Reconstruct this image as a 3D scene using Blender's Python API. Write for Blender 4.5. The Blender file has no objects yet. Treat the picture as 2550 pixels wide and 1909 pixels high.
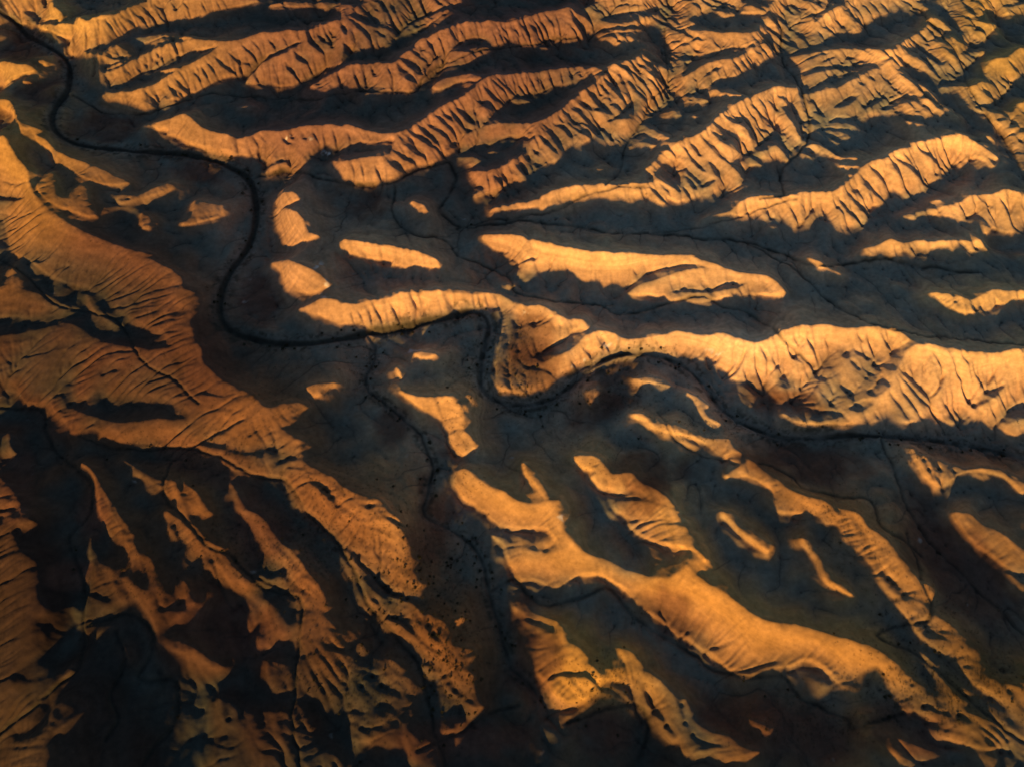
import bpy, math, random, time
import numpy as np
C = bpy.context.scene
# ---- camera: a drone looking down over the badlands
CAM_D, CAM_PITCH, CAM_HFOV = 1000.0, 60.0, 62.0      # metres to the picture's middle, degrees down, degrees wide
SUN_EL, SUN_AZ = 9.0, 17.0                           # sun height; the light travels towards (sin, cos) of SUN_AZ
_cp = math.radians(CAM_PITCH)
cam = bpy.data.cameras.new('camera'); camo = bpy.data.objects.new('camera', cam)
C.collection.objects.link(camo); C.camera = camo
camo.location = (0, -CAM_D*math.cos(_cp), CAM_D*math.sin(_cp))
camo.rotation_euler = (math.radians(90-CAM_PITCH), 0, 0)
cam.sensor_width = 36; cam.lens = 18/math.tan(math.radians(CAM_HFOV/2)); cam.clip_start = 1; cam.clip_end = 60000
# ---- sky
w = bpy.data.worlds.new('World'); C.world = w; w.use_nodes = True
nt = w.node_tree; sky = nt.nodes.new('ShaderNodeTexSky'); sky.sky_type = 'NISHITA'; sky.sun_disc = False
sky.sun_elevation = math.radians(SUN_EL); sky.sun_rotation = math.radians(180+SUN_AZ)
sky.altitude = 900; sky.air_density = 1.0; sky.dust_density = 0.6; sky.ozone_density = 1.6
bg = nt.nodes['Background']; bg.inputs['Strength'].default_value = 0.055
nt.links.new(sky.outputs[0], bg.inputs[0])
# ---- low evening sun
sl = bpy.data.lights.new('sun', 'SUN'); sl.energy = 5.0; sl.angle = math.radians(2.2); sl.color = (1.0, 0.56, 0.145)
so = bpy.data.objects.new('sun', sl); C.collection.objects.link(so)
from mathutils import Vector, Matrix
_e, _a = math.radians(SUN_EL), math.radians(SUN_AZ)
so.rotation_euler = Vector((math.sin(_a)*math.cos(_e), math.cos(_a)*math.cos(_e), -math.sin(_e))).to_track_quat('-Z', 'Y').to_euler()
C.view_settings.view_transform = 'Standard'; C.view_settings.look = 'None'; C.view_settings.gamma = 1
C.view_settings.exposure = 0.76
# ==== DATA
# Outlines of the sunlit hill faces (L brightness), the shaded hollows (D) and the
# gullies between spurs (G width, tapering strokes).  Each tile is a survey sheet
# of 850 x 636 photo pixels, drawn at 2212 units across.
SHEETS = {
'A': (0, 0, '''
L .62 45,60 60,0 320,0 350,40 405,85 400,115 330,155 400,150 500,150 510,125 560,135 650,100 740,95 800,70 860,40 960,5 1000,0 1660,0 1600,20 1500,45 1300,95 1100,145 1000,155 900,175 830,195 770,235 740,262 640,300 545,325 640,345 760,385 800,400 700,430 650,425 620,480 580,480 520,430 500,370 440,310 465,245 390,225 240,175 150,145 80,100
D 150,70 200,65 240,90 270,125 330,120 390,115 330,150 270,155 200,110
L .4 850,240 1000,235 1090,226 1240,250 1200,252 1110,238 1000,262 930,275 880,250
D 540,325 640,290 740,255 780,245 850,245 930,275 1000,265 1110,240 1200,255 1150,280 1000,320 860,375 800,395 700,430 660,435 650,415 740,395 830,370 700,355 620,345
L .3 690,330 760,290 830,330 840,360 740,360
L .5 620,480 640,425 655,460 780,430 860,385 980,325 1080,290 1230,260 1440,258 1540,255 1640,225 1740,205 1850,200 1960,195 2060,168 2212,145 2212,400 2100,430 2000,500 1890,550 1760,550 1600,530 1540,490 1440,490 1380,525 1280,580 1230,600 1130,640 1020,690 900,700 800,665 700,655 655,630 690,600 745,552 640,548 580,480
D 690,600 760,550 860,490 960,450 1080,400 1170,350 1330,310 1410,295 1310,370 1200,425 1170,445 1070,500 960,560 900,580
L .4 990,470 1060,450 1165,443 1160,462 1080,455 1010,470
D 1935,265 1945,280 1850,340 1730,390 1640,470 1560,545 1530,500 1620,440 1700,370 1800,325
L .3 1740,35 1850,15 2212,15 2212,55 1980,45
G 14 800,430 850,480
G 14 870,415 910,465
G 14 930,400 965,440
G 18 985,370 1040,420
G 14 1010,340 1070,390
G 45 945,590 975,640 1015,692
G 18 1000,580 1040,655
G 22 1055,585 1100,650
G 34 1105,570 1190,622
G 28 1140,500 1180,560 1225,600
G 20 1250,445 1310,530
G 16 1300,420 1350,505
G 18 1340,400 1400,470
G 30 1385,355 1450,420 1530,470
G 22 1470,330 1560,400 1640,412
G 18 1560,280 1660,375
G 14 1620,250 1690,320
G 14 1740,250 1790,310
G 12 1830,230 1870,300
G 26 1850,400 1880,450 1925,490
G 34 1905,330 1950,380 2010,410
G 34 1985,200 2030,280 2110,345
G 24 2050,210 2110,270 2170,300
G 20 2120,175 2200,260
G 16 780,90 880,165
G 16 740,110 760,170
G 16 680,120 730,190
G 16 850,60 950,150
G 14 920,40 1000,120
G 16 990,15 1090,90
G 12 1100,0 1150,70
G 12 1180,0 1230,60
G 10 1300,0 1330,60
G 10 1400,0 1430,50
L .55 240,390 280,378 320,390 290,410 250,405
L .65 0,400 100,410 180,415 235,450 150,470 80,500 60,530 0,530
L .4 140,522 190,520 200,532 150,535
L .2 330,560 370,550 380,590 340,600
L .5 0,640 70,655 110,740 150,820 240,830 290,835 230,870 300,900 350,960 440,1010 540,1045 640,1080 760,1140 850,1180 700,1195 540,1150 420,1068 360,1045 330,980 260,930 210,885 150,865 120,810 70,720 0,680
L .18 430,1068 640,1085 760,1140 850,1180 700,1195 560,1155
L .45 0,890 110,1010 180,1100 200,1190 300,1340 560,1500 850,1610 950,1655 0,1655 0,1440
L .12 240,1200 350,1110 380,1270 470,1250 540,1170 580,1280 620,1400 420,1350 300,1290
L .7 0,890 60,950 80,1050 150,1160 190,1230 100,1260 0,1260
D 0,1262 60,1255 170,1275 100,1300 0,1292
D 0,1410 25,1430 40,1500 60,1560 55,1640 0,1655
G 14 0,1165 90,1190 190,1170
G 12 0,1380 120,1400 220,1370
G 10 20,1500 150,1460
L .5 920,815 1000,795 1090,770 1170,735 1220,740 1290,810 1400,855 1500,885 1600,885 1700,845 1850,840 1930,820 2212,812 2212,955 2100,960 2030,1000 1990,1045 1930,1108 1830,1095 1740,1150 1720,1100 1780,1060 1700,1025 1560,1000 1500,990 1390,970 1200,915 1160,880 1080,870 1090,840 1000,840
D 1740,1060 1830,1030 1860,1050 1780,1075
L .4 2212,1040 2150,1040 2170,1100 2212,1130
G 20 1640,880 1700,955
G 14 1680,865 1730,925
G 22 1825,880 1860,920 1900,930
G 12 1890,850 1905,905
G 18 1950,835 1990,915
G 14 2030,845 2055,905
G 14 2090,840 2110,940
G 12 2160,835 2185,930
L .6 1790,1280 1830,1245 1900,1240 1945,1290 1900,1300 1830,1330 1790,1325
L .62 1780,1345 1850,1345 1940,1380 1980,1440 2000,1500 2070,1525 1950,1560 1880,1590 1800,1550 1770,1450
L .13 1260,1290 1340,1310 1460,1330 1430,1400 1330,1430 1180,1460 1250,1380
L .15 910,1370 980,1400 970,1480 920,1470
L .2 760,1260 900,1260 1090,1180 1130,1200 1040,1250 850,1300 770,1310
L .3 2010,560 2100,500 2212,450 2212,560 2100,585
L .25 1510,690 1640,688 1700,694 1560,698
'''),
'B': (850, 0, '''
L .28 90,60 130,20 280,0 740,0 720,20 560,80 430,150 350,190 250,150 150,110
L .25 350,240 450,160 600,90 700,60 600,130 470,200 380,240
L .25 0,30 80,30 70,80 0,130
L .35 0,130 50,90 90,120 180,160 300,190 350,210 290,300 160,330 100,320 0,250
G 30 0,150 40,230
G 34 50,115 130,180 200,260
G 30 120,30 200,110 330,200
G 26 180,10 250,80
G 24 250,10 300,80
G 22 320,20 350,90
G 20 230,190 290,250
L .48 0,440 130,415 250,400 350,395 400,345 470,310 480,270 560,225 650,195 700,180 740,150 850,140 1000,130 1120,130 1200,110 1300,75 1400,60 1480,48 1530,80 1600,130 1640,165 1590,210 1590,255 1520,270 1400,275 1300,280 1220,300 1130,285 1060,275 1000,295 960,260 900,240 830,240 740,280 700,330 630,350 560,400 530,450 550,500 480,550 440,600 300,605 150,610 290,570 130,560 0,590
D 60,590 180,575 250,585 160,605
L .4 560,440 620,370 680,335 780,330 850,330 920,300 970,315 930,350 870,375 840,395 780,415 660,430 600,460 545,500
G 16 850,335 870,375
G 14 900,320 920,350
G 12 1020,200 1050,255
G 14 1070,180 1100,240
G 18 1115,155 1165,235
G 22 1160,140 1230,240
G 20 1200,125 1275,215
G 26 1270,85 1345,210
G 22 1320,88 1395,175
G 36 1485,55 1520,130 1590,240
G 12 1390,90 1420,160
G 50 365,400 410,470 480,530
G 50 380,372 450,410 530,475
G 24 460,320 550,395
G 18 500,290 560,340
G 16 550,240 600,310
G 16 620,210 660,280
G 20 700,175 740,260
G 16 760,160 790,220
G 20 190,420 230,500
G 14 100,430 130,480
G 14 300,410 320,480
L .35 590,560 650,510 750,490 850,480 910,495 850,520 760,520 680,560 620,575
L .2 1270,300 1380,305 1300,315
L .35 1470,310 1560,315 1630,335 1540,325
L .55 1600,90 1590,50 1640,20 1700,5 2212,0 2212,480 2140,500 2130,440 2090,260 1960,280 1940,270 1750,290 1640,260 1590,240 1590,200 1640,170
D 1700,105 1880,65 2030,65 2060,90 1960,120 1800,145 1690,135
D 1640,225 1700,180 1950,158 1950,180 1800,195 1700,215 1800,208 1950,205 1950,262 1850,235 1700,240
D 1950,165 2000,150 2080,190 2090,230 2110,320 2130,440 2050,410 1950,310
G 14 1700,40 1850,25 1950,40
G 12 2000,110 2060,145 2130,180
G 18 2010,30 2080,100 2150,180
G 16 2060,40 2140,110 2212,160
G 14 2110,20 2212,110
G 12 2110,270 2212,265
G 16 2120,330 2212,325
G 16 2130,390 2212,370
L .5 0,820 150,840 350,860 480,800 600,720 700,660 780,620 870,560 870,540 900,520 980,485 1060,475 1200,465 1400,445 1560,432 1620,445 1715,445 1660,480 1560,510 1450,550 1370,560 1260,600 1200,610 1120,620 1070,640 1040,690 970,730 900,820 830,830 800,830 820,870 770,880 770,930 750,960 690,990 620,1040 540,1050 420,1080 330,1150 200,1190 100,1190 50,1160 0,1150
D 0,970 80,930 130,915 180,925 340,900 340,930 310,1000 200,1010 120,1020 0,1040
D 670,960 730,905 750,920 740,960 700,980
L .45 1090,650 1160,635 1240,660 1130,670
G 45 365,870 450,940 560,1022
G 34 430,840 530,900 640,965
G 34 500,810 570,870 660,950
G 32 540,790 620,830 705,905
G 30 600,730 680,800 750,880
G 20 640,700 730,790
G 26 700,690 740,750 800,830
G 38 740,690 800,740 875,810
G 20 860,690 895,790
G 34 890,650 940,680 1010,712
G 28 915,540 970,610 1045,665
G 20 970,510 1075,600
G 48 285,1015 350,1060 420,1105
G 34 340,975 420,1020 510,1060
G 22 410,860 480,930
G 14 1000,490 1070,570
G 10 1060,500 1075,565
G 12 1110,480 1135,590
G 12 1200,480 1215,565
G 12 1270,465 1285,560
G 12 1350,455 1365,545
G 12 1420,455 1440,535
G 12 1480,450 1500,525
G 12 1540,440 1560,505
G 12 40,840 65,905
G 12 120,850 150,910
G 12 170,860 195,915
G 12 70,1040 95,1125
G 12 130,1050 150,1140
G 14 220,1060 245,1145
L .55 780,990 780,900 880,830 1000,800 1160,795 1280,780 1400,720 1500,640 1600,570 1700,490 1760,420 1850,400 1930,370 1940,310 2000,340 2080,400 2130,460 2140,500 2100,530 2030,540 2060,600 2030,650 1980,700 1900,780 1890,870 1840,910 1740,930 1720,940 1660,950 1640,900 1560,930 1560,980 1500,950 1440,980 1420,1030 1330,1060 1290,1080 1240,1110 1200,1140 1070,1200 980,1240 860,1280 860,1260 930,1220 860,1180 820,1110 930,1110 1000,1090 1100,1040 1200,970 1225,930 1210,880 1110,880 1050,890 970,930 860,950
D 1230,880 1210,930 1240,905 1260,870
L .4 755,1020 850,1020 900,1040 860,1070 780,1080
L .5 940,990 980,980 1040,985 970,1000
L .4 680,975 750,950 735,985 700,1000
D 1885,645 1895,700 1900,770 1860,770 1760,780 1710,800 1740,770 1800,740
L .72 1740,830 1790,800 1850,775 1885,800 1880,850 1800,860
G 36 1945,320 2030,385 2110,440
G 26 1940,385 2010,430 2070,485
G 26 1880,420 1930,490 2000,560
G 38 1835,440 1900,540 1960,610 1990,670
G 32 1790,450 1830,540 1885,645
G 22 1755,500 1850,605
G 22 1700,510 1790,605
G 18 1660,540 1780,640
G 40 1595,590 1680,670 1760,745
G 26 1540,640 1620,700 1690,720
G 42 1495,670 1590,760 1650,840 1700,905
G 38 1430,705 1520,800 1590,860 1640,920
G 18 1400,740 1460,805
G 30 1370,790 1450,830 1510,900
G 38 1300,790 1380,880 1450,985
G 28 1275,870 1340,930 1410,1000
G 26 1235,950 1290,1000 1340,1055
G 28 1180,1000 1240,1040 1290,1080
G 26 1120,1060 1160,1090 1210,1135
G 20 1090,1080 1145,1140
G 24 1035,1100 1080,1180
G 18 1000,1140 1055,1205
L .55 2030,540 2080,530 2150,510 2212,480 2212,620 2150,610 2070,590
L .5 2060,600 2150,610 2212,640 2212,665 2100,660 1980,760 1900,780
L .5 1980,760 2080,730 2200,715 2212,750 2100,760
L .5 1900,790 1950,780 2000,830 2140,890 2060,895 1960,860 1880,900 1740,940 1860,880
L .55 1860,950 1930,920 1980,920 2040,940 1960,955
L .8 2212,910 2170,930 2050,1010 2020,1060 1990,1080 1970,1085 2020,1130 2030,1165 1990,1180 1850,1190 1650,1190 1500,1210 1420,1210 1360,1240 1250,1290 1100,1320 990,1350 960,1360 1000,1362 1200,1340 1290,1330 1380,1325 1440,1300 1520,1310 1600,1300 1660,1280 1760,1290 1860,1310 1930,1300 2000,1310 2100,1315 2110,1270 2212,1290
D 2030,1080 2120,1090 2212,1140 2212,1230 2120,1200 2040,1150
G 24 1990,1190 2060,1260 2100,1300
G 20 2060,1180 2140,1250
L .5 1630,1090 1700,1088 1740,1092 1670,1102
L .6 440,1310 460,1290 540,1330 570,1380 510,1370
L .85 910,1520 1100,1515 1190,1530 1300,1560 1420,1590 1600,1620 1900,1640 2212,1645 2212,1660 1090,1660 1100,1630 1010,1620 950,1580
L .75 0,1550 120,1555 260,1580 420,1610 560,1660 150,1660 100,1640 0,1610
'''),
'C': (1700, 0, '''
L .6 0,0 240,0 260,40 130,65 60,105 0,100
L .5 250,0 380,0 360,50 290,60
L .5 0,110 80,150 0,165
L .45 210,75 300,70 350,95 270,105
L .55 810,0 940,0 930,60 840,90 830,60
L .45 400,35 570,40 560,75 380,80
L .68 0,200 100,190 250,205 400,210 500,190 540,130 560,60 600,0 810,0 830,70 820,100 700,125 690,150 740,220 820,300 760,320 690,350 650,330 560,355 490,420 380,470 350,490 280,500 220,510 130,580 0,605 0,510 80,450 130,420 210,390 70,385 0,390
D 0,350 120,350 250,320 350,290 500,250 480,290 330,370 210,385 70,385 0,385
D 0,270 60,260 120,240 60,285 0,292
L .45 350,295 470,265 500,262 420,290
G 16 0,30 60,90
G 16 60,10 130,60
G 14 120,0 190,50
G 18 620,40 690,135
G 18 640,15 730,105
G 18 695,15 780,95
G 16 740,5 805,65
G 22 600,65 690,165
G 26 570,105 650,195
G 38 525,160 640,205 700,255 760,315
G 34 515,205 620,290 690,350
G 20 505,250 600,345
G 16 480,325 525,385
G 16 440,335 475,405
G 16 340,395 375,445
G 14 375,365 415,425
G 24 130,500 190,460 260,435
G 16 100,520 70,500
L .72 850,150 950,70 1050,20 1100,0 1500,0 1580,60 1500,40 1450,80 1340,80 1200,160 1100,200 980,215 900,270 860,290 820,270 770,220 700,190 700,130 850,110
G 20 1065,50 1110,110 1165,155
G 16 1100,25 1190,110
G 16 1165,25 1235,90
G 16 1215,5 1290,85
G 16 1285,10 1345,80
G 16 1370,0 1440,75
G 14 960,150 1000,190
G 14 880,190 920,240
G 14 720,150 830,130
L .72 690,370 840,340 950,320 1030,310 1200,320 1380,315 1400,290 1470,240 1560,190 1590,140 1580,120 1620,105 1700,150 1750,200 1850,300 1800,345 1820,440 1830,480 1780,520 1690,525 1600,480 1500,430 1400,440 1500,530 1590,580 1640,640 1780,760 1650,720 1570,755 1500,715 1400,740 1300,740 1140,765 1000,755 940,800 900,800 840,750 800,680 780,610 820,590 770,500 750,430 700,380
D 770,470 860,430 1000,420 1200,400 1360,375 1280,420 1180,455 1090,450 950,450 850,470 790,490
D 780,610 860,550 950,500 1080,465 1200,455 1120,500 1030,550 920,580 830,600
D 970,700 1030,650 1100,610 1150,615 1080,680
D 1170,690 1210,650 1330,620 1270,660 1200,700
D 1290,720 1340,670 1420,620 1580,620 1640,640 1500,650 1400,680
D 840,725 900,720 940,765 880,740
D 1690,225 1735,240 1770,300 1790,380 1740,330 1700,300 1620,250
G 18 780,400 880,350 960,340
G 16 900,400 990,360
G 16 1040,390 1120,350
G 24 1405,290 1470,330 1530,375
G 34 1385,345 1480,440 1570,500
G 30 1430,290 1560,380 1620,440 1685,520
G 22 1475,240 1570,330
G 36 1595,135 1690,200 1760,230 1845,295
G 22 1585,170 1680,270
G 18 1540,210 1620,300
G 30 1500,300 1600,360 1680,410 1710,385
G 22 1450,260 1530,340
G 14 1210,480 1250,520
G 14 1130,510 1180,560
L .55 1690,0 1870,0 1940,100 1850,110 1760,130 1730,70
L .6 1890,0 2212,0 2212,85 2050,90 2010,60 1940,70
D 2060,40 2150,5 2212,0 2212,20 2120,40
G 22 1805,0 1860,60 1900,105
L .6 1780,130 1850,120 1950,150 2030,165 1990,210 1920,290 1850,290 1800,200
L .45 1800,350 1950,335 1940,350 1860,370 1900,380 1830,440 1810,400
L .68 1960,430 2040,380 2110,370 2150,330 2212,310 2212,460 2180,510 2120,560 2070,610 2000,540 1980,480
G 26 1985,490 2030,560 2065,610
G 24 2110,380 2190,470
L .62 1670,565 1850,560 1980,525 2070,630 2000,680 2080,780 2212,670 2212,1100 2160,1020 2110,900 2060,820 2000,780 1960,730 1900,720 1820,680 1750,600
G 26 1940,555 2010,640
G 34 1960,680 2020,730 2070,785
G 40 2110,830 2160,800
G 26 2120,870 2212,840
G 26 2150,960 2212,990
L .7 1960,875 2000,880 2030,915 1990,900
L .55 130,590 200,580 400,620 240,615
L .45 0,630 100,630 190,645 120,660 0,665
L .4 60,745 90,745 85,755
L .5 1420,780 1520,785 1560,810 1470,795
L .8 0,910 60,880 150,840 200,780 290,710 380,650 500,600 600,555 680,570 740,570 760,650 820,750 820,770 760,780 750,820 765,900 740,940 690,970 640,920 600,930 560,960 500,985 600,930 660,980 690,1040 610,1030 540,1025 440,995 380,1000 320,1040 310,1060 320,1080 390,1150 370,1200 300,1240 220,1270 210,1300 130,1315 100,1290 60,1280 0,1290
L .85 430,990 500,985 600,930 660,980 690,1040 610,1030 540,1025
L .55 370,1050 440,1015 520,1070 430,1065 405,1100
D 615,780 635,800 650,900 680,960 710,1050 660,990 610,935 560,960 500,985 430,985 490,930 540,890 580,840
D 640,690 690,685 735,720 760,830 755,890 720,800
G 22 645,620 740,705
G 24 600,600 690,670 770,745
G 20 540,630 640,730
G 16 490,630 545,705
G 18 440,660 520,745
G 34 490,730 540,780 600,830
G 22 485,820 575,860
G 38 320,740 420,820 460,880 500,940
G 26 260,745 400,815
G 40 205,785 300,880 350,920 380,985
G 34 175,845 270,910 390,1000
G 34 115,865 210,960 305,1050
G 26 50,910 130,1010
G 26 0,935 90,1050 155,1115
G 20 30,980 140,1110
G 36 0,1125 50,1170 95,1230
G 30 0,1060 70,1140 140,1205
G 38 170,1040 215,1090 250,1150
G 34 130,1210 170,1180 215,1160
G 24 0,1200 60,1280
G 26 200,1230 215,1300
L .55 770,800 900,800 1060,790 1150,830 1140,850 1040,830 930,825 800,850
L .6 780,860 850,850 950,890 1030,935 900,915 800,890
L .55 900,840 1010,850 1130,890 1040,905 960,870
L .6 780,950 880,950 960,990 1000,1010 1140,1025 1030,1030 940,1000 860,980
L .55 700,970 750,980 860,1020 780,1025 730,1000
L .55 990,1070 1150,1075 1050,1087
L .5 1050,1120 1110,1130 1080,1142
L .88 110,1425 200,1390 300,1370 370,1310 450,1270 540,1260 700,1265 800,1235 960,1240 1040,1200 1100,1150 1160,1080 1230,1040 1330,1020 1340,990 1430,960 1480,950 1490,920 1600,900 1720,880 1820,880 1870,910 2000,980 2060,1025 1980,1020 2035,1085 1930,1030 1850,1030 1840,1070 1740,1100 1680,1160 1560,1220 1500,1250 1430,1275 1340,1280 1290,1315 1210,1330 1200,1400 1175,1450 1130,1470 1060,1500 1000,1505 960,1430 900,1400 850,1430 810,1480 770,1440 720,1475 660,1440 600,1410 570,1400 540,1430 440,1410 380,1390 240,1395
G 24 1530,940 1630,1030 1680,1100
G 26 1365,1000 1480,1080 1540,1150 1560,1205
G 18 1430,985 1510,1080
G 28 1335,1005 1400,1090 1440,1170
G 28 1205,1060 1290,1140 1345,1210
G 30 1150,1120 1230,1220 1295,1290
G 24 1090,1185 1185,1300
G 28 1050,1210 1130,1310 1215,1390
G 26 1000,1260 1080,1360 1155,1445
G 18 975,1290 1060,1395
G 20 690,1310 750,1440
G 14 540,1330 570,1400
G 14 1630,1090 1650,1150
G 16 1700,1060 1750,1100
G 12 860,1330 800,1420
L .85 1420,1390 1500,1375 1600,1350 1750,1320 1880,1260 2000,1250 2100,1220 2150,1230 2212,1280 2212,1490 2130,1510 2060,1500 2010,1470 1990,1505 1960,1500 1920,1370 1860,1390 1810,1420 1720,1400 1600,1390 1460,1410
G 34 1890,1350 1940,1420 2000,1470
G 22 2050,1260 2100,1340 2150,1490
G 14 1790,1310 1820,1370
G 12 1970,1280 2000,1400
L .88 1170,1600 1230,1590 1290,1570 1340,1550 1440,1570 1500,1550 1600,1555 1750,1550 1850,1550 1930,1545 1970,1590 1980,1630 1900,1630 1820,1620 1740,1630 1650,1635 1560,1640 1570,1660 1500,1660 1440,1620 1380,1660 1250,1660 1200,1640
G 18 1470,1570 1510,1630
L .6 570,1465 610,1462 635,1480 590,1480
L .4 1570,1300 1670,1302 1660,1308
'''),
'E': (850, 636, '''
L .88 1090,0 2212,0 2212,40 2130,65 2000,90 1930,140 1870,190 1800,195 1720,190 1620,165 1540,150 1500,110 1420,115 1350,110 1280,105 1200,125 1160,128 1150,50 1110,15
L .75 160,0 560,0 640,65 540,65 480,60 410,78 380,60 320,65 340,30 250,20
G 16 1150,45 1230,15 1290,0
G 14 1890,80 1920,130
G 12 1340,110 1360,60 1370,20
L .75 1850,245 1950,180 2080,140 2212,100 2212,200 2130,235 2060,265 2000,245 1900,250
L .6 2090,250 2150,235 2212,235 2212,285 2130,290
L .35 1070,185 1110,170 1135,185 1100,210 1075,205
L .28 1040,340 1100,380 1150,430 1200,440 1250,480 1280,620 1250,640 1310,690 1380,720 1420,770 1350,820 1280,860 1180,885 1080,870 1010,850 1005,700 1030,550 1035,420 1000,360
L .72 0,310 100,310 200,285 320,270 400,235 550,225 650,220 720,235 800,235 900,245 940,238 1030,245 1100,285 1200,320 1290,325 1350,355 1380,380 1300,405 1200,440 1150,430 1100,380 1040,340 1000,335 880,335 800,350 600,405 440,430 250,460 200,460 100,440 0,440
L .78 1250,480 1330,400 1380,385 1440,390 1500,410 1560,415 1605,465 1540,465 1480,485 1440,530 1330,590 1280,620
L .98 1270,720 1380,660 1440,620 1520,580 1570,520 1640,490 1720,490 1790,510 1850,535 1950,535 2060,515 2150,490 2212,490 2212,650 2120,640 2030,625 1950,620 1890,610 1800,620 1700,650 1620,690 1560,720 1480,765 1400,810 1300,860 1180,890 1080,870 1250,840 1380,780 1320,740
D 1380,660 1400,600 1440,530 1500,480 1600,468 1570,520 1520,580 1440,630
D 1290,440 1350,395 1385,390 1340,430
G 14 100,330 150,440
G 12 60,340 80,430
G 20 200,300 250,390 280,450
G 18 310,290 380,420
G 16 180,330 200,450
G 14 470,260 530,400
G 12 550,300 525,390
G 30 1555,585 1600,620 1630,665
G 24 1655,510 1700,600 1690,645
G 28 1670,500 1710,560 1745,625
G 20 1490,680 1525,725
G 16 1410,430 1430,480
G 14 1380,450 1400,500
G 24 1150,730 1230,720 1320,740 1400,775
L .45 200,470 400,440 600,405 800,350 780,372 600,418 400,460 260,482
L .3 470,630 500,615 620,630 600,655 540,668 490,650
L .3 355,720 380,730 395,800 370,770
L .8 370,865 440,890 520,910 620,905 700,910 760,950 790,1000 805,1080 790,1120 840,1170 880,1220 800,1280 760,1260 700,1200 690,1130 660,1100 650,1070 580,1030 500,980 430,920
G 12 690,1135 760,1120 835,1130
G 12 650,1075 700,1050 780,1030
L .3 790,980 830,900 852,890 830,950 810,990
L .72 1885,1020 1950,1015 2040,1040 2060,1080 2140,1085 2212,1115 2212,1155 2120,1145 2020,1110 1980,1070 1910,1045
L .33 1890,790 2000,780 2100,800 2140,850 2050,830 1960,820 1900,805
L .18 1600,880 1670,830 1650,900 1610,960
L .3 1560,760 1700,680 1850,640 1900,620 1960,630 1800,670 1680,720
L .88 1510,1290 1580,1285 1650,1290 1710,1350 1760,1410 1830,1400 1900,1400 1950,1450 2050,1510 2130,1570 2160,1620 2080,1600 2010,1580 1960,1530 1900,1510 1850,1500 1800,1535 1740,1490 1690,1500 1640,1460 1620,1420 1650,1390 1600,1370 1560,1365 1530,1330
G 14 1600,1370 1680,1340
G 14 1850,1500 1880,1450
G 14 1740,1490 1720,1440
L .4 1175,1330 1210,1350 1270,1400 1310,1480 1350,1560 1320,1560 1250,1470 1200,1400
L .88 750,1400 780,1375 820,1380 870,1430 960,1490 1060,1530 1140,1580 1250,1600 1340,1580 1420,1570 1400,1610 1380,1660 960,1660 850,1600 790,1560 750,1480
L .8 1775,1590 1850,1580 1950,1580 2050,1600 2160,1640 2160,1660 1810,1660
L .5 0,1500 100,1530 220,1550 270,1590 300,1660 0,1660
'''),
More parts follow.
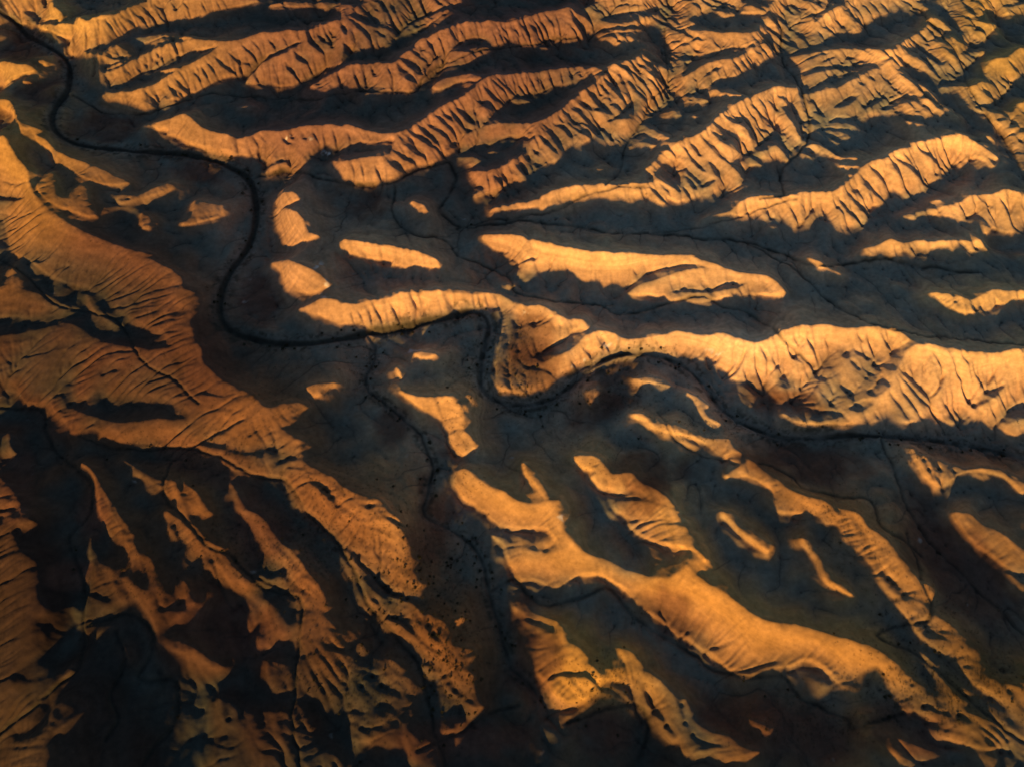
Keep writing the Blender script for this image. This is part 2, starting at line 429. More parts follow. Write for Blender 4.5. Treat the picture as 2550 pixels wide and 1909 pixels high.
'F': (1700, 636, '''
L .82 0,0 50,0 150,30 260,70 180,75 100,50 0,40
L .82 0,95 180,75 260,70 380,105 480,110 560,135 620,180 665,230 600,250 500,245 350,262 250,270 100,300 0,275 0,240 160,235 300,215 390,190 400,170 330,163 250,180 180,210 100,212 0,200
L .72 800,5 870,30 950,70 1055,128 980,105 880,75 830,40
L .88 1590,235 1700,245 1850,280 1960,245 2030,290 2020,320 1960,360 1850,375 1760,355 1680,310 1610,290
L .8 1970,240 2010,220 2130,225 2212,230 2212,270 2130,290 2090,315 2050,300 2030,280
L .7 2190,0 2212,0 2212,30
L .7 1530,0 1600,0 1565,15
L .92 0,490 120,515 260,500 400,540 490,555 580,515 640,480 720,460 800,445 900,440 1000,455 1100,465 1200,455 1350,460 1420,490 1470,545 1410,575 1500,580 1600,575 1700,590 1820,615 2000,630 2212,640 2212,1100 2190,1150 2150,1170 2080,1130 1970,1125 1900,1100 1760,1095 1620,1085 1500,1085 1400,1075 1300,1065 1200,1080 1050,1085 920,1090 740,1080 680,1050 640,1020 830,1060 960,1060 1050,1020 880,985 800,975 740,960 640,940 580,900 520,870 470,850 460,825 380,800 220,785 200,740 180,700 80,660 0,650
L .5 930,640 1040,600 1220,680 1320,640 1380,700 1370,760 1200,900 1100,960 1000,960 880,985 740,960 780,880 860,740
L .72 1000,760 1080,680 1150,740 1080,880 980,960 900,950
D 1030,650 1060,610 1090,610 1085,660 1060,670
D 1320,720 1350,620 1380,575 1440,610 1420,680 1380,740
D 1200,880 1260,820 1290,765 1350,820 1320,870 1260,905 1215,900
D 600,820 650,760 680,742 700,800 700,850 650,850
D 1080,970 1160,935 1240,930 1220,970 1140,1005 1080,990
D 1880,960 1950,870 2050,830 2085,830 2060,880 1960,950
D 2060,1060 2120,980 2212,930 2212,1050 2100,1090
D 1470,545 1420,580 1440,610 1500,580
G 30 1085,670 1120,700 1155,735
G 28 1610,620 1660,670 1690,720
G 42 1405,725 1510,820 1600,900 1625,960
G 30 1420,775 1530,900 1625,975
G 36 1345,880 1410,960 1490,1060
G 28 1415,845 1480,940 1535,1005
G 18 695,610 780,700
G 26 500,570 570,685
G 22 805,520 870,630
G 16 725,510 765,580
G 14 930,530 950,600
G 16 1125,490 1185,565
G 16 1195,480 1220,570 1250,655
G 22 1105,600 1160,640 1225,665
G 24 1815,635 1865,705
G 16 1795,745 1835,820
G 14 1245,1000 1285,1062
G 16 1310,520 1340,600
G 14 1560,700 1570,800
G 14 1640,900 1700,760
G 14 1860,960 1900,880 1960,800
G 14 2000,960 2040,1040
G 12 2050,700 2000,800
G 12 2110,640 2100,740
G 14 340,780 380,690 410,600
G 12 200,700 250,640
G 14 570,760 640,690
G 14 780,760 770,880
G 16 930,700 860,850 760,960
L .3 355,840 390,835 440,880 470,960 430,975 390,950 360,880
L .5 640,1020 720,1030 830,1060 740,1078 690,1060
L .5 20,880 80,900 150,950 175,970 140,985 150,1020 200,1060 260,1095 190,1080 120,1030 70,940
L .72 0,1115 100,1150 180,1180 290,1175 330,1220 385,1280 320,1270 270,1300 220,1280 170,1230 100,1190 0,1160
L .8 270,1425 310,1390 380,1350 430,1310 400,1300 470,1330 560,1400 640,1460 680,1510 800,1550 920,1570 1010,1620 1100,1660 610,1660 595,1600 590,1530 530,1480 480,1450 400,1425 320,1440
G 14 590,1530 650,1510
L .6 1480,1230 1520,1270 1650,1320 1800,1370 1900,1380 2050,1375 2150,1420 2212,1470 2212,1540 2150,1480 2080,1430 1980,1400 1850,1400 1770,1430 1700,1490 1640,1490 1580,1450 1540,1380 1500,1300
'''),
'D': (0, 636, '''
L .33 130,0 850,0 1100,80 1190,150 1190,215 1305,260 1250,400 1250,500 1310,600 1320,680 1440,790 1650,900 1730,980 1830,950 1930,940 1985,980 1840,1060 1850,1130 1950,1180 1980,1320 2212,1480 2212,1660 2020,1660 1900,1530 1880,1450 1780,1420 1520,1385 1400,1300 1280,1240 1150,1225 900,1210 800,1225 650,1130 560,1120 450,1160 440,1090 330,960 400,860 370,920 200,955 150,930 100,840 0,730 0,540 60,510 250,480 420,430 560,480 700,440
D 0,0 130,0 230,60 330,130 480,190 600,220 700,270 740,340 860,400 900,430 1050,490 1110,560 1080,600 900,590 750,570 640,540 560,470 480,430 460,350 380,290 230,230 100,220 0,200
L .2 560,240 620,300 680,380 780,460 700,430 620,370 580,300
L .2 80,70 110,90 150,160 130,215 80,170
L .5 0,200 230,230 380,290 460,350 330,370 200,385 100,400 0,385
D 0,390 200,395 450,350 460,400 330,440 150,480 0,500
D 0,665 90,620 250,600 450,550 600,540 500,580 330,620 200,650 80,650
D 540,790 700,720 850,670 1000,640 960,670 800,740 660,770
D 400,880 500,920 600,880 660,840 720,905 850,880 960,895 1080,910 1180,960 1230,1035 1130,1060 980,1050 830,1080 650,1050 500,1000 420,960
D 990,850 1100,800 1230,760 1160,810 1060,840
D 1080,910 1260,870 1400,880 1600,890 1400,905 1280,895
D 1180,960 1300,950 1420,980 1580,1000 1430,1005 1330,980
D 740,240 850,180 960,170 870,200 790,250
D 900,250 960,215 1080,180 1200,190 1100,212 980,250
D 930,360 1060,325 1200,325 1230,350 1150,400 1060,370
D 780,310 900,290 1050,240 960,290 830,330 770,345
D 1060,490 1160,470 1240,465 1180,490 1080,500
D 410,800 500,790 505,900 420,950 390,900
D 1280,1210 1350,1190 1430,1200 1550,1240 1700,1210 1790,1220 1850,1310 1830,1330 1640,1290 1500,1260 1380,1240
G 14 630,690 700,630 760,590
G 20 1140,760 1150,690 1100,640
G 12 150,360 210,310
G 12 330,90 460,70
G 12 590,200 640,180 720,150
G 14 1570,1210 1620,1160 1700,1110
G 14 1420,1170 1480,1120 1540,1080
G 12 1180,1200 1175,1130 1130,1090
G 14 1700,1170 1800,1110
G 12 960,1200 1060,1160 1100,1140
L .62 450,1080 560,1090 700,1070 830,1090 1000,1070 1130,1080 1180,1140 1180,1215 1050,1230 900,1210 800,1225 700,1180 650,1130 560,1120 470,1150
L .55 510,870 640,780 760,780 760,860 850,850 960,880 720,900 660,835 560,910 500,920
L .55 540,1350 600,1370 650,1440 690,1530 740,1600 760,1660 650,1660 640,1560 620,1460 580,1390
L .55 770,1315 830,1340 900,1370 1050,1440 1200,1480 1300,1540 1380,1660 1310,1660 1230,1600 1120,1560 1030,1500 950,1440 870,1410 880,1380
L .22 0,1420 60,1480 130,1560 150,1660 0,1660
L .18 45,1150 80,1130 70,1200 100,1290 60,1250
L .18 1500,1470 1560,1550 1620,1660 1570,1660
L .68 1760,50 1860,25 1960,60 2080,120 2140,180 2100,200 2040,235 1930,235 1850,230 1830,180 1820,110
L .72 1930,345 2000,320 2080,275 2140,275 2212,310 2212,440 2130,415 2060,385 1980,370
L .45 1985,850 2080,820 2190,815 2150,840 2090,860 2080,900 2030,905
L .2 1840,1000 1940,950 1980,975 1900,1030
'''),
'G': (0, 1272, '''
L .28 30,0 180,0 230,70 130,80 60,90
L .2 0,200 60,100 150,250 250,350 250,550 300,640 230,700 300,800 250,900 100,1000 60,1090 200,1110 380,1050 470,1000 470,1040 380,1100 250,1240 100,1360 0,1420
L .22 350,1270 430,1220 540,1260 560,1290 460,1360 350,1430 320,1400
L .17 90,1490 250,1450 330,1440 300,1660 70,1660 80,1560
L .5 650,0 760,0 790,60 870,110 880,150 800,160 720,150 690,90
L .42 590,150 610,230 650,310 720,380 800,430 920,500 1030,530 1080,600 1040,620 950,650 900,680 870,640 800,615 640,655 560,650 590,560 620,400 590,290
D 620,590 670,545 740,560 820,500 760,570 680,600
L .4 830,200 900,230 970,270 1010,350 1040,420 1070,500 1060,560 980,500 1000,420 970,310 900,290 850,250
L .4 930,680 1010,640 1130,640 1200,640 1100,720 1010,780 960,720
L .4 1020,830 1100,790 1170,830 1250,870 1350,930 1450,1010 1370,1010 1280,930 1180,920 1080,890
L .45 1075,0 1110,0 1180,50 1300,110 1330,180 1440,230 1500,320 1580,400 1660,440 1700,400 1740,440 1900,400 1910,460 1800,450 1720,460 1640,470 1600,490 1500,460 1430,400 1400,310 1340,285 1250,280 1230,210 1130,160 1090,110 1120,60
L .5 1630,0 1700,30 1760,100 1800,180 1900,240 1980,310 1990,370 2060,460 2110,550 2120,650 2060,640 1970,600 1940,500 1900,390 1800,320 1740,230 1700,130
G 16 1700,200 1760,170 1830,180
G 16 1820,300 1900,290
L .55 2030,0 2212,0 2212,120 2130,60
L .33 1720,560 1780,600 1850,700 1870,760 1810,810 1770,760 1740,650
L .28 1200,440 1230,480 1270,600 1220,600 1190,520
L .22 540,670 620,720 750,740 700,770 600,800 550,790
L .2 790,850 830,880 850,960 800,930
L .22 470,610 510,620 510,660 480,655
L .22 1400,1220 1480,1220 1600,1290 1880,1300 1850,1400 1640,1430 1500,1400 1440,1340
L .17 1420,1500 1600,1440 1870,1440 1870,1600 1600,1660 1400,1660
L .22 1730,960 1880,1000 1800,1000 1920,1060 1900,1150 1780,1150 1740,1060
L .28 1940,700 2100,660 2212,860 2212,1150 2130,1200 1950,1100 1930,980 2050,900 1960,880
L .2 1890,1320 1940,1250 2050,1350 2000,1480 1900,1480
L .2 1890,1530 2060,1520 2212,1600 2212,1660 1900,1660
'''),
'H': (850, 1272, '''
L .58 0,0 330,0 415,130 440,250 470,300 470,380 525,475 440,485 420,540 520,640 620,680 700,750 740,860 880,880 850,950 720,990 740,1030 850,1050 860,1130 920,1265 840,1270 790,1220 700,1180 640,1060 560,1030 540,920 470,840 370,800 290,740 210,640 130,450 50,300 0,170
D 50,90 200,90 400,130 280,150 120,110
D 0,200 150,200 200,260 310,380 250,350 150,240 60,215
D 120,420 240,420 300,550 460,610 520,680 600,730 650,840 560,760 430,690 320,640 260,560 180,480
G 18 180,30 230,80
G 16 250,430 310,395 370,440
G 16 160,215 260,230 340,240
G 20 770,960 860,930
L .88 960,0 1390,0 1450,120 1500,190 1560,250 1700,300 1900,390 2100,430 2212,400 2212,790 2160,780 2050,690 1930,620 1850,510 1780,470 1700,420 1600,405 1510,420 1400,495 1340,480 1260,445 1150,440 1130,380 1080,310 1060,220 960,150 1060,170 1150,230 1280,255 1400,260 1460,230 1400,190 1330,110 1270,100 1180,105 1060,95 990,60
L .78 1830,0 2160,0 2180,60 2100,40 1990,40 1880,40
L .82 1860,60 1980,50 2100,60 2212,110 2212,220 2120,210 1980,170 1900,120
L .6 1160,540 1200,590 1230,650 1400,700 1380,720 1310,690 1260,720 1360,770 1360,795 1300,790 1240,745 1200,730 1180,660 1120,620
L .5 1200,770 1300,800 1310,830 1230,835
L .85 1200,850 1300,880 1420,910 1430,730 1460,830 1540,870 1600,950 1550,970 1650,1000 1770,1020 1850,990 1880,960 1830,950 1800,875 1880,900 1960,1000 2070,1090 2130,1160 2212,1230 2212,1400 2100,1290 1950,1280 1920,1180 1850,1110 1700,1090 1650,1120 1600,1190 1500,1240 1400,1200 1330,1100 1270,1060 1250,970 1200,910
D 1380,1050 1440,1000 1520,990 1580,1030 1590,1060 1500,1060 1400,1065
G 18 1470,990 1540,970 1600,960
L .42 2060,1330 2150,1370 2212,1450 2150,1500 2090,1420
L .6 690,1350 800,1355 730,1420 660,1430
L .38 735,710 800,665 790,690 745,712
L .55 0,900 90,960 30,975 0,960
L .24 0,980 150,1000 300,1060 440,1080 460,1200 450,1340 290,1440 100,1480 70,1350 30,1200
D 150,1290 290,1180 300,1330 200,1340
L .35 380,1080 460,1070 470,1130 400,1120
L .4 420,1420 500,1400 600,1520 650,1660 510,1660 440,1530
L .4 130,830 155,860 140,940 125,900
L .3 320,950 400,980 410,1020 330,1030
'''),
'I': (1700, 1272, '''
L .6 0,90 40,110 100,200 160,330 90,260 0,220
L .68 255,0 340,0 360,80 440,110 500,160 580,215 545,265 480,210 380,140 310,60
L .5 760,170 840,200 900,300 930,370 1000,420 1060,470 1112,550 1000,490 920,430 905,360 850,280 800,220
L .78 840,0 1130,0 1200,90 1350,200 1420,300 1530,430 1620,490 1600,560 1500,540 1370,555 1290,480 1240,370 1170,280 1090,220 1030,130 1000,80 930,80 900,30
G 14 1140,270 1220,215 1320,215
G 14 1170,285 1280,235 1360,265
G 12 1010,80 1060,40
G 14 1400,555 1480,520 1540,500
L .55 1380,590 1500,580 1650,660 1750,740 1850,820 1910,880 1940,980 2020,1080 2212,1150 2212,1200 2150,1210 2212,1330 2180,1350 2100,1240 2000,1180 1890,1110 1800,1000 1700,930 1560,830 1520,780 1480,720 1430,650
D 1540,780 1600,755 1700,790 1680,835 1600,820
G 16 1530,760 1640,735 1760,740
G 16 1740,960 1880,920
G 16 1800,1010 1920,990
L .85 0,370 60,380 150,450 280,530 400,620 520,690 650,720 800,740 950,790 1100,830 1250,880 1370,960 1450,1050 1530,1100 1650,1220 1800,1280 2000,1350 2212,1450 2212,1600 2100,1530 1950,1540 1760,1490 1640,1440 1660,1380 1580,1320 1500,1290 1400,1290 1450,1250 1380,1240 1280,1180 1230,1150 1150,1160 1050,1150 980,1080 900,1000 800,960 700,1000 560,1030 440,1080 350,1060 240,970 170,910 130,900 30,820 0,790
L .5 1380,1150 1450,1060 1530,1110 1650,1220 1800,1280 2000,1350 2212,1450 2212,1600 2100,1530 1950,1540 1760,1490 1640,1440 1660,1380 1580,1320 1500,1290 1400,1290 1450,1250
G 14 150,900 250,860 340,830
G 18 1400,1240 1500,1180 1540,1130
G 12 0,800 70,760
G 12 440,1080 560,1030 620,1010
G 14 1700,1420 1780,1380
G 14 1960,1530 2060,1470
L .7 1745,0 1850,20 1950,80 2080,150 2150,220 2212,260 2212,400 2100,360 2000,280 1870,200 1810,110
L .42 2080,390 2150,410 2212,470 2212,540 2140,440
L .58 0,1210 50,1260 60,1340 180,1420 300,1440 430,1510 500,1560 380,1580 300,1600 180,1560 60,1570 0,1540
D 20,1560 100,1520 180,1530 110,1545 60,1575
L .38 420,1325 500,1350 600,1400 560,1440 470,1390
L .42 1180,1460 1350,1450 1500,1500 1650,1560 1690,1600 1550,1620 1400,1590 1280,1500
L .28 1555,920 1640,990 1700,1080 1800,1240 1720,1170 1640,1040
L .25 1130,1310 1240,1300 1250,1320 1150,1325
L .28 1160,1385 1260,1380 1240,1400
L .5 2180,990 2212,980 2212,1060
'''),
}
SHEET_ORDER = 'ABCDEFGHI'
# Dry washes and gully threads on the whole-picture sheet (2212 units across):
# W bed-width line-width bush-density : points
WASHES = '''
W 30 9 1.0 0,25 30,45 60,75 120,110 148,140 150,170 140,205 115,240 112,270 130,295 170,313 240,322 330,328 430,338 500,362 540,392 552,440 550,490 532,540 495,590 475,640 478,690 510,722 580,739 650,743 720,735 800,718 870,705 950,687 1010,673 1045,680 1056,705 1045,750 1036,800 1042,840 1080,866 1130,872 1190,860 1240,825 1290,785 1350,763 1420,767 1480,792 1520,830 1550,872 1600,912 1660,935 1720,945 1850,938 1950,945 2050,955 2130,970 2212,990
W 16 4 1.6 795,722 812,750 800,785 785,815 790,845 830,872 880,908 915,950 935,1000 928,1050 915,1100 935,1125 985,1150 1020,1180 1040,1220 1055,1270 1070,1330 1085,1390 1105,1440 1140,1475 1170,1505
W 12 5 .9 552,386 600,374 640,372 700,385 780,398 850,395 900,372 960,350 978,365 985,392 965,425 948,455 985,485 1060,486 1130,474 1210,483 1300,500 1400,505 1530,515 1620,525 1700,553 1790,572 1900,560 2000,575 2110,590
W 7 3 .3 155,205 190,225 240,245 300,245 380,225 440,205 510,210 600,215 700,205 780,195 840,200 900,195 915,165 960,135 1040,110 1130,95 1250,80
W 5 3 .2 850,395 855,420 845,460 880,500 960,520 1010,560 1100,600 1110,630 1180,650 1290,660 1350,680 1500,640 1560,660 1640,690 1760,790
W 7 3 .3 985,490 1040,478 1130,470 1200,450 1280,415 1330,405 1400,400
W 5 2 .2 1400,505 1560,480 1640,450 1720,430
W 5 2 .2 1435,60 1440,120 1446,185 1410,210 1395,250 1350,320 1340,370 1310,400
W 9 3 .2 1690,60 1690,130 1740,210 1745,300 1690,370 1700,420 1640,430
W 9 3 .3 1990,20 2060,110 2090,180 2140,260 2190,330 2212,390
W 6 3 .5 1620,530 1700,570 1760,620 1850,680 1980,720 2212,745
W 8 4 1.0 0,878 60,882 95,895 100,930 130,985 180,1020 200,1060 190,1120 150,1160 170,1220 185,1270 182,1340 180,1400 160,1450 100,1500 40,1550 0,1580
W 7 3 .9 170,940 230,960 300,970 400,968 470,985 560,1030 620,1040 660,1100 720,1160 760,1230 800,1310 850,1370 900,1430 920,1500 940,1580 960,1656
W 7 4 .9 185,1350 260,1325 300,1330 330,1370 320,1430 300,1462 370,1465 385,1500 375,1560 330,1620 300,1656
W 6 3 .3 250,1360 265,1410 260,1450 235,1500 250,1550 225,1600
W 5 3 .5 370,1000 350,1060 400,1120 440,1170 500,1200 560,1260 640,1290 650,1350 640,1450 630,1560 650,1656
W 9 4 1.0 1060,1275 1110,1250 1140,1290 1190,1310 1260,1290 1310,1270 1350,1310 1420,1370 1500,1410 1530,1440 1600,1460 1690,1460 1740,1510 1830,1550 1850,1570 1950,1540
W 8 4 .8 1230,1560 1300,1530 1370,1520 1400,1560 1380,1640
W 6 3 .6 1900,940 1930,1010 1960,1090 2000,1160 2060,1220 2130,1290 2212,1370
W 6 3 .5 1960,1150 1990,1240 2010,1330 1900,1370 2010,1430 2080,1500 2212,1600
W 6 3 .5 1990,1200 1960,1170 1900,1130 1870,1080 1760,1060 1700,1020 1640,1000
W 5 2 .2 1420,890 1450,930 1490,970 1540,990 1590,1000
W 5 2 .3 560,1250 640,1290
W 4 2 .2 0,560 60,600 110,650 170,670 250,690 300,770 390,830 430,870
W 5 3 .4 1120,1520 1060,1540 990,1580 900,1620
'''
# Patches of differently coloured ground (R red clay, S pale salt, B brush): x y rx ry turn-degrees
PATCHES = '''
R 560 650 45 60 10
R 225 275 90 35 0
R 790 445 60 35 0
R 1140 800 90 55 -10
R 1330 830 60 70 20
R 1300 880 90 40 -20
R 850 920 40 55 30
R 1150 740 60 70 10
R 1650 860 60 40 30
R 1720 870 70 25 10
R 1400 1080 60 50 0
R 150 1240 50 40 0
R 450 1000 110 45 20
R 560 1100 90 50 40
R 480 1350 120 60 20
R 560 1370 80 70 50
R 1150 1440 60 90 20
R 1450 1330 90 60 20
R 2000 1160 60 120 -20
R 1730 1000 160 50 10
R 1400 1020 90 40 0
R 920 1060 20 40 0
R 930 1150 60 90 20
R 430 370 70 25 0
R 60 110 60 60 0
R 90 200 60 40 0
R 1700 1570 200 70 10
R 1950 1580 140 60 10
R 560 1150 80 60 40
R 2100 1260 80 160 -30
R 1000 1600 160 50 0
R 1300 1570 80 60 0
R 1130 1330 40 60 0
R 200 1100 40 60 0
R 30 1060 50 90 0
S 960 725 50 12 -25
S 1560 770 50 14 25
S 720 330 30 12 0
S 700 620 14 30 0
S 1150 690 40 8 35
S 690 590 16 30 0
S 1220 1120 30 8 30
S 900 750 40 10 -20
S 960 660 20 10 0
S 1200 740 30 6 40
S 640 300 40 10 0
S 1560 1130 30 10 40
S 1290 760 80 8 -30
S 590 600 8 30 0
'''

# Lie of the ribs and gullies: x y, degrees they run down to the right, strength
GRAIN = """
300 100 65 1
600 110 60 1
250 190 65 1
700 160 60 1
1150 60 60 1
800 330 78 .7
1000 280 50 1.2
1300 200 52 1.4
1100 330 50 1.2
1600 260 50 1.4
1450 340 50 1.2
1750 60 45 1.3
1850 100 55 1
2000 130 50 1.3
2100 250 55 1.2
2000 370 50 1.2
1750 440 70 1
2150 450 70 1
1350 580 75 .2
1000 670 82 .7
1300 740 65 .9
1800 750 65 1.2
2100 820 70 1.2
100 400 -20 .3
220 520 -25 .08
320 570 -25 .1
350 420 60 .5
200 640 -25 .2
300 800 -15 .28
500 950 -30 .5
100 700 -15 .28
300 1150 50 .8
550 1200 45 .9
750 1100 20 1.1
900 1350 25 .8
600 1450 60 .7
300 1500 70 .5
100 1400 -20 .25
1300 1500 40 1.1
1500 1300 70 .1
1650 1390 70 .1
1250 1200 70 .15
1800 1450 70 .3
2100 1550 20 .7
1900 1180 60 .6
2050 1400 10 .6
1100 1050 60 .15
1350 1020 60 .8
1700 1050 60 .5
900 880 60 .5
1350 850 70 .4
"""

# Country of low brown hills, just tilted enough for the light to graze them: x y rx ry strength
BROWN = """
650 1250 300 300 1
250 780 260 170 .8
380 420 160 90 .6
1000 1430 120 200 .5
80 1350 90 250 .6
560 1500 300 140 .8
1350 850 150 70 .6
1650 1580 200 70 .5
1330 1580 120 70 .6
1150 1350 60 120 .4
1900 1050 120 60 .3
"""
# ==== TERRAIN MATHS (numpy only)
import numpy as np, math, time
PW, PH = 2550.0, 1909.0                       # the photograph's size
_p = math.radians(CAM_PITCH)
CAM = np.array([0.0, -CAM_D*math.cos(_p), CAM_D*math.sin(_p)])
FWD = np.array([0, math.cos(_p), -math.sin(_p)]); UPV = np.array([0, math.sin(_p), math.cos(_p)])
FPX = (PW/2)/math.tan(math.radians(CAM_HFOV/2))
TE = math.tan(math.radians(SUN_EL))
SX, SY = math.sin(math.radians(SUN_AZ)), math.cos(math.radians(SUN_AZ))

def project(x, y, z):
    dx, dy, dz = x-CAM[0], y-CAM[1], z-CAM[2]
    d = np.maximum(dy*FWD[1]+dz*FWD[2], 1.0); v = dy*UPV[1]+dz*UPV[2]
    return PW/2+FPX*dx/d, PH/2-FPX*v/d
def unproject(px, py, z=0.0):
    a, b = (px-PW/2)/FPX, (PH/2-py)/FPX
    ry, rz = FWD[1]+b*UPV[1], FWD[2]+b*UPV[2]
    t = (z-CAM[2])/rz
    return a*t, CAM[1]+ry*t

def blur(a, s):
    """separable gaussian, s in cells"""
    if s <= 0: return a
    r = max(1, int(3*s)); k = np.exp(-0.5*(np.arange(-r, r+1)/s)**2); k /= k.sum()
    for ax in (0, 1):
        n = a.shape[ax]; out = np.zeros_like(a)
        ap = np.pad(a, [(r, r) if i == ax else (0, 0) for i in (0, 1)], mode='edge')
        for i, w in enumerate(k):
            out += w*(ap[i:i+n, :] if ax == 0 else ap[:, i:i+n])
        a = out
    return a

def fill_poly(img, pts, val, mode='set'):
    pts = np.asarray(pts, float); H, W = img.shape
    x0, x1 = int(max(0, pts[:, 0].min()-1)), int(min(W, pts[:, 0].max()+2))
    y0, y1 = int(max(0, pts[:, 1].min()-1)), int(min(H, pts[:, 1].max()+2))
    if x1 <= x0 or y1 <= y0: return
    X = np.arange(x0, x1)[None, :]+.5; Y = np.arange(y0, y1)[:, None]+.5
    ins = np.zeros((y1-y0, x1-x0), bool)
    n = len(pts)
    for i in range(n):
        ax, ay = pts[i]; bx, by = pts[(i+1) % n]
        if ay == by: continue
        c = ((ay > Y) != (by > Y)) & (X < (bx-ax)*(Y-ay)/(by-ay)+ax)
        ins ^= c
    sub = img[y0:y1, x0:x1]; sub[ins] = val

def catmull(pts, step=6.0, closed=False):
    P = np.asarray(pts, float); n = len(P); out = []
    rng = range(n if closed else n-1)
    for i in rng:
        p1, p2 = P[i], P[(i+1) % n]
        p0 = P[(i-1) % n] if (closed or i > 0) else 2*p1-p2
        p3 = P[(i+2) % n] if (closed or i < n-2) else 2*p2-p1
        m = max(2, int(np.hypot(*(p2-p1))/step)); t = np.linspace(0, 1, m, endpoint=False)[:, None]
        out.append(.5*((2*p1)+(-p0+p2)*t+(2*p0-5*p1+4*p2-p3)*t*t+(-p0+3*p1-3*p2+p3)*t**3))
    out = np.vstack(out)
    return out if closed else np.vstack([out, P[-1:]])

def parse(line):
    t = line.split(); nums = []; i = 1; pts = []
    for s in t[1:]:
        if ',' in s: pts.append([float(v) for v in s.split(',')])
        elif s != ':': nums.append(float(s))
    return t[0], nums, pts

MS = 2.0                                      # photo pixels per mask cell
MARG = 150                                    # mask cells kept outside the frame
def raster_light():
    W, H = int(PW/MS)+2*MARG, int(PH/MS)+2*MARG
    img = np.zeros((H, W))
    for s in SHEET_ORDER:
        ox, oy, txt = SHEETS[s]
        k = 850/2212/MS
        for line in txt.strip().splitlines():
            op, nums, pts = parse(line)
            P = np.array(pts)*k+[ox/MS+MARG, oy/MS+MARG]
            if op == 'G':
                c = catmull(P, 2.0); n = len(c)
                t = np.linspace(0, 1, n); w = nums[0]*k*.5*np.clip(np.minimum(t/.35, (1-t)/.25), .12, 1)**.7
                d = np.gradient(c, axis=0); d /= np.hypot(d[:, 0], d[:, 1])[:, None]+1e-9
                nn = np.stack([-d[:, 1], d[:, 0]], 1)*w[:, None]
                fill_poly(img, np.vstack([c+nn, (c-nn)[::-1]]), 0.0)
            else:
                if len(P) > 5: P = catmull(P, 5.0, True)
                fill_poly(img, P, nums[0] if op == 'L' else 0.0)
    # outside the frame: carry the picture's edge on outwards, mirrored
    m = MARG; core = img[m:H-m, m:W-m]
    return np.pad(core, m, mode='reflect')

def sample(img, px, py, outside=None):
    u, v = px/MS+MARG-.5, py/MS+MARG-.5
    H, W = img.shape
    u = np.clip(u, 0, W-1.001); v = np.clip(v, 0, H-1.001)
    i, j = u.astype(int), v.astype(int); fu, fv = u-i, v-j
    return (img[j, i]*(1-fu)+img[j, i+1]*fu)*(1-fv)+(img[j+1, i]*(1-fu)+img[j+1, i+1]*fu)*fv

GX0, GX1, GY0, GY1, GS = -1120.0, 1120.0, -560.0, 880.0, 1.25
def grid():
    xs = np.arange(GX0, GX1+.1, GS); ys = np.arange(GY0, GY1+.1, GS)
    return np.meshgrid(xs, ys)

def solve_env(g, wt, mu, pad=160):
    """height whose slope along the light matches g, kept calm across it"""
    gp = np.pad(g, pad, mode='linear_ramp', end_values=0)
    Hh, Ww = gp.shape
    ky = 2*np.pi*np.fft.fftfreq(Hh, GS)[:, None]; kx = 2*np.pi*np.fft.rfftfreq(Ww, GS)[None, :]
    ks = SX*kx+SY*ky; kt = SY*kx-SX*ky
    G = np.fft.rfft2(gp)
    E = (-1j*ks)*G/(ks**2+wt*kt**2+mu+1e-12); E[0, 0] = 0
    return np.fft.irfft2(E, s=gp.shape)[pad:-pad, pad:-pad]

def shadow_sweep(z, te=None):
    """height of the lowest light ray over each cell; z >= ray means lit"""
    te = te or TE
    H, W = z.shape; R = np.empty_like(z); R[0] = z[0]-1e-3
    sh = SX/SY; drop = te*GS/SY; xs = np.arange(W, dtype=float)
    cur = z[0].copy()
    for j in range(1, H):
        cur = np.interp(xs-sh, xs, cur)-drop
        R[j] = cur
        cur = np.maximum(cur, z[j])
    return R

def screened(mask_dark, lam, iters=0):
    """1 deep inside the shade, 0 at its borders (screened Poisson, multigrid by halves)"""
    def rec(m, l):
        if min(m.shape) < 40 or l < 1.2: d = np.zeros_like(m)
        else:
            ms = m[:m.shape[0]//2*2, :m.shape[1]//2*2]
            c = (ms[::2, ::2]+ms[1::2, ::2]+ms[::2, 1::2]+ms[1::2, 1::2])/4
            dc = rec((c > .5)*1.0, l/2)
            d = np.repeat(np.repeat(dc, 2, 0), 2, 1)
            d = np.pad(d, ((0, m.shape[0]-d.shape[0]), (0, m.shape[1]-d.shape[1])), mode='edge')
        for _ in range(14):
            s = np.pad(d, 1, mode='edge')
            nb = s[:-2, 1:-1]+s[2:, 1:-1]+s[1:-1, :-2]+s[1:-1, 2:]
            d = m*(l*l*nb+1)/(4*l*l+1)
        return d
    return rec(mask_dark, lam)
def brown_map(px, py):
    u, v = px*2212/2550, py*2212/2550; out = np.zeros(px.shape)
    for line in BROWN.strip().splitlines():
        x, y, rx, ry, a = map(float, line.split()); out = np.maximum(out, a*np.exp(-(((u-x)/rx)**2+((v-y)/ry)**2)))
    return out
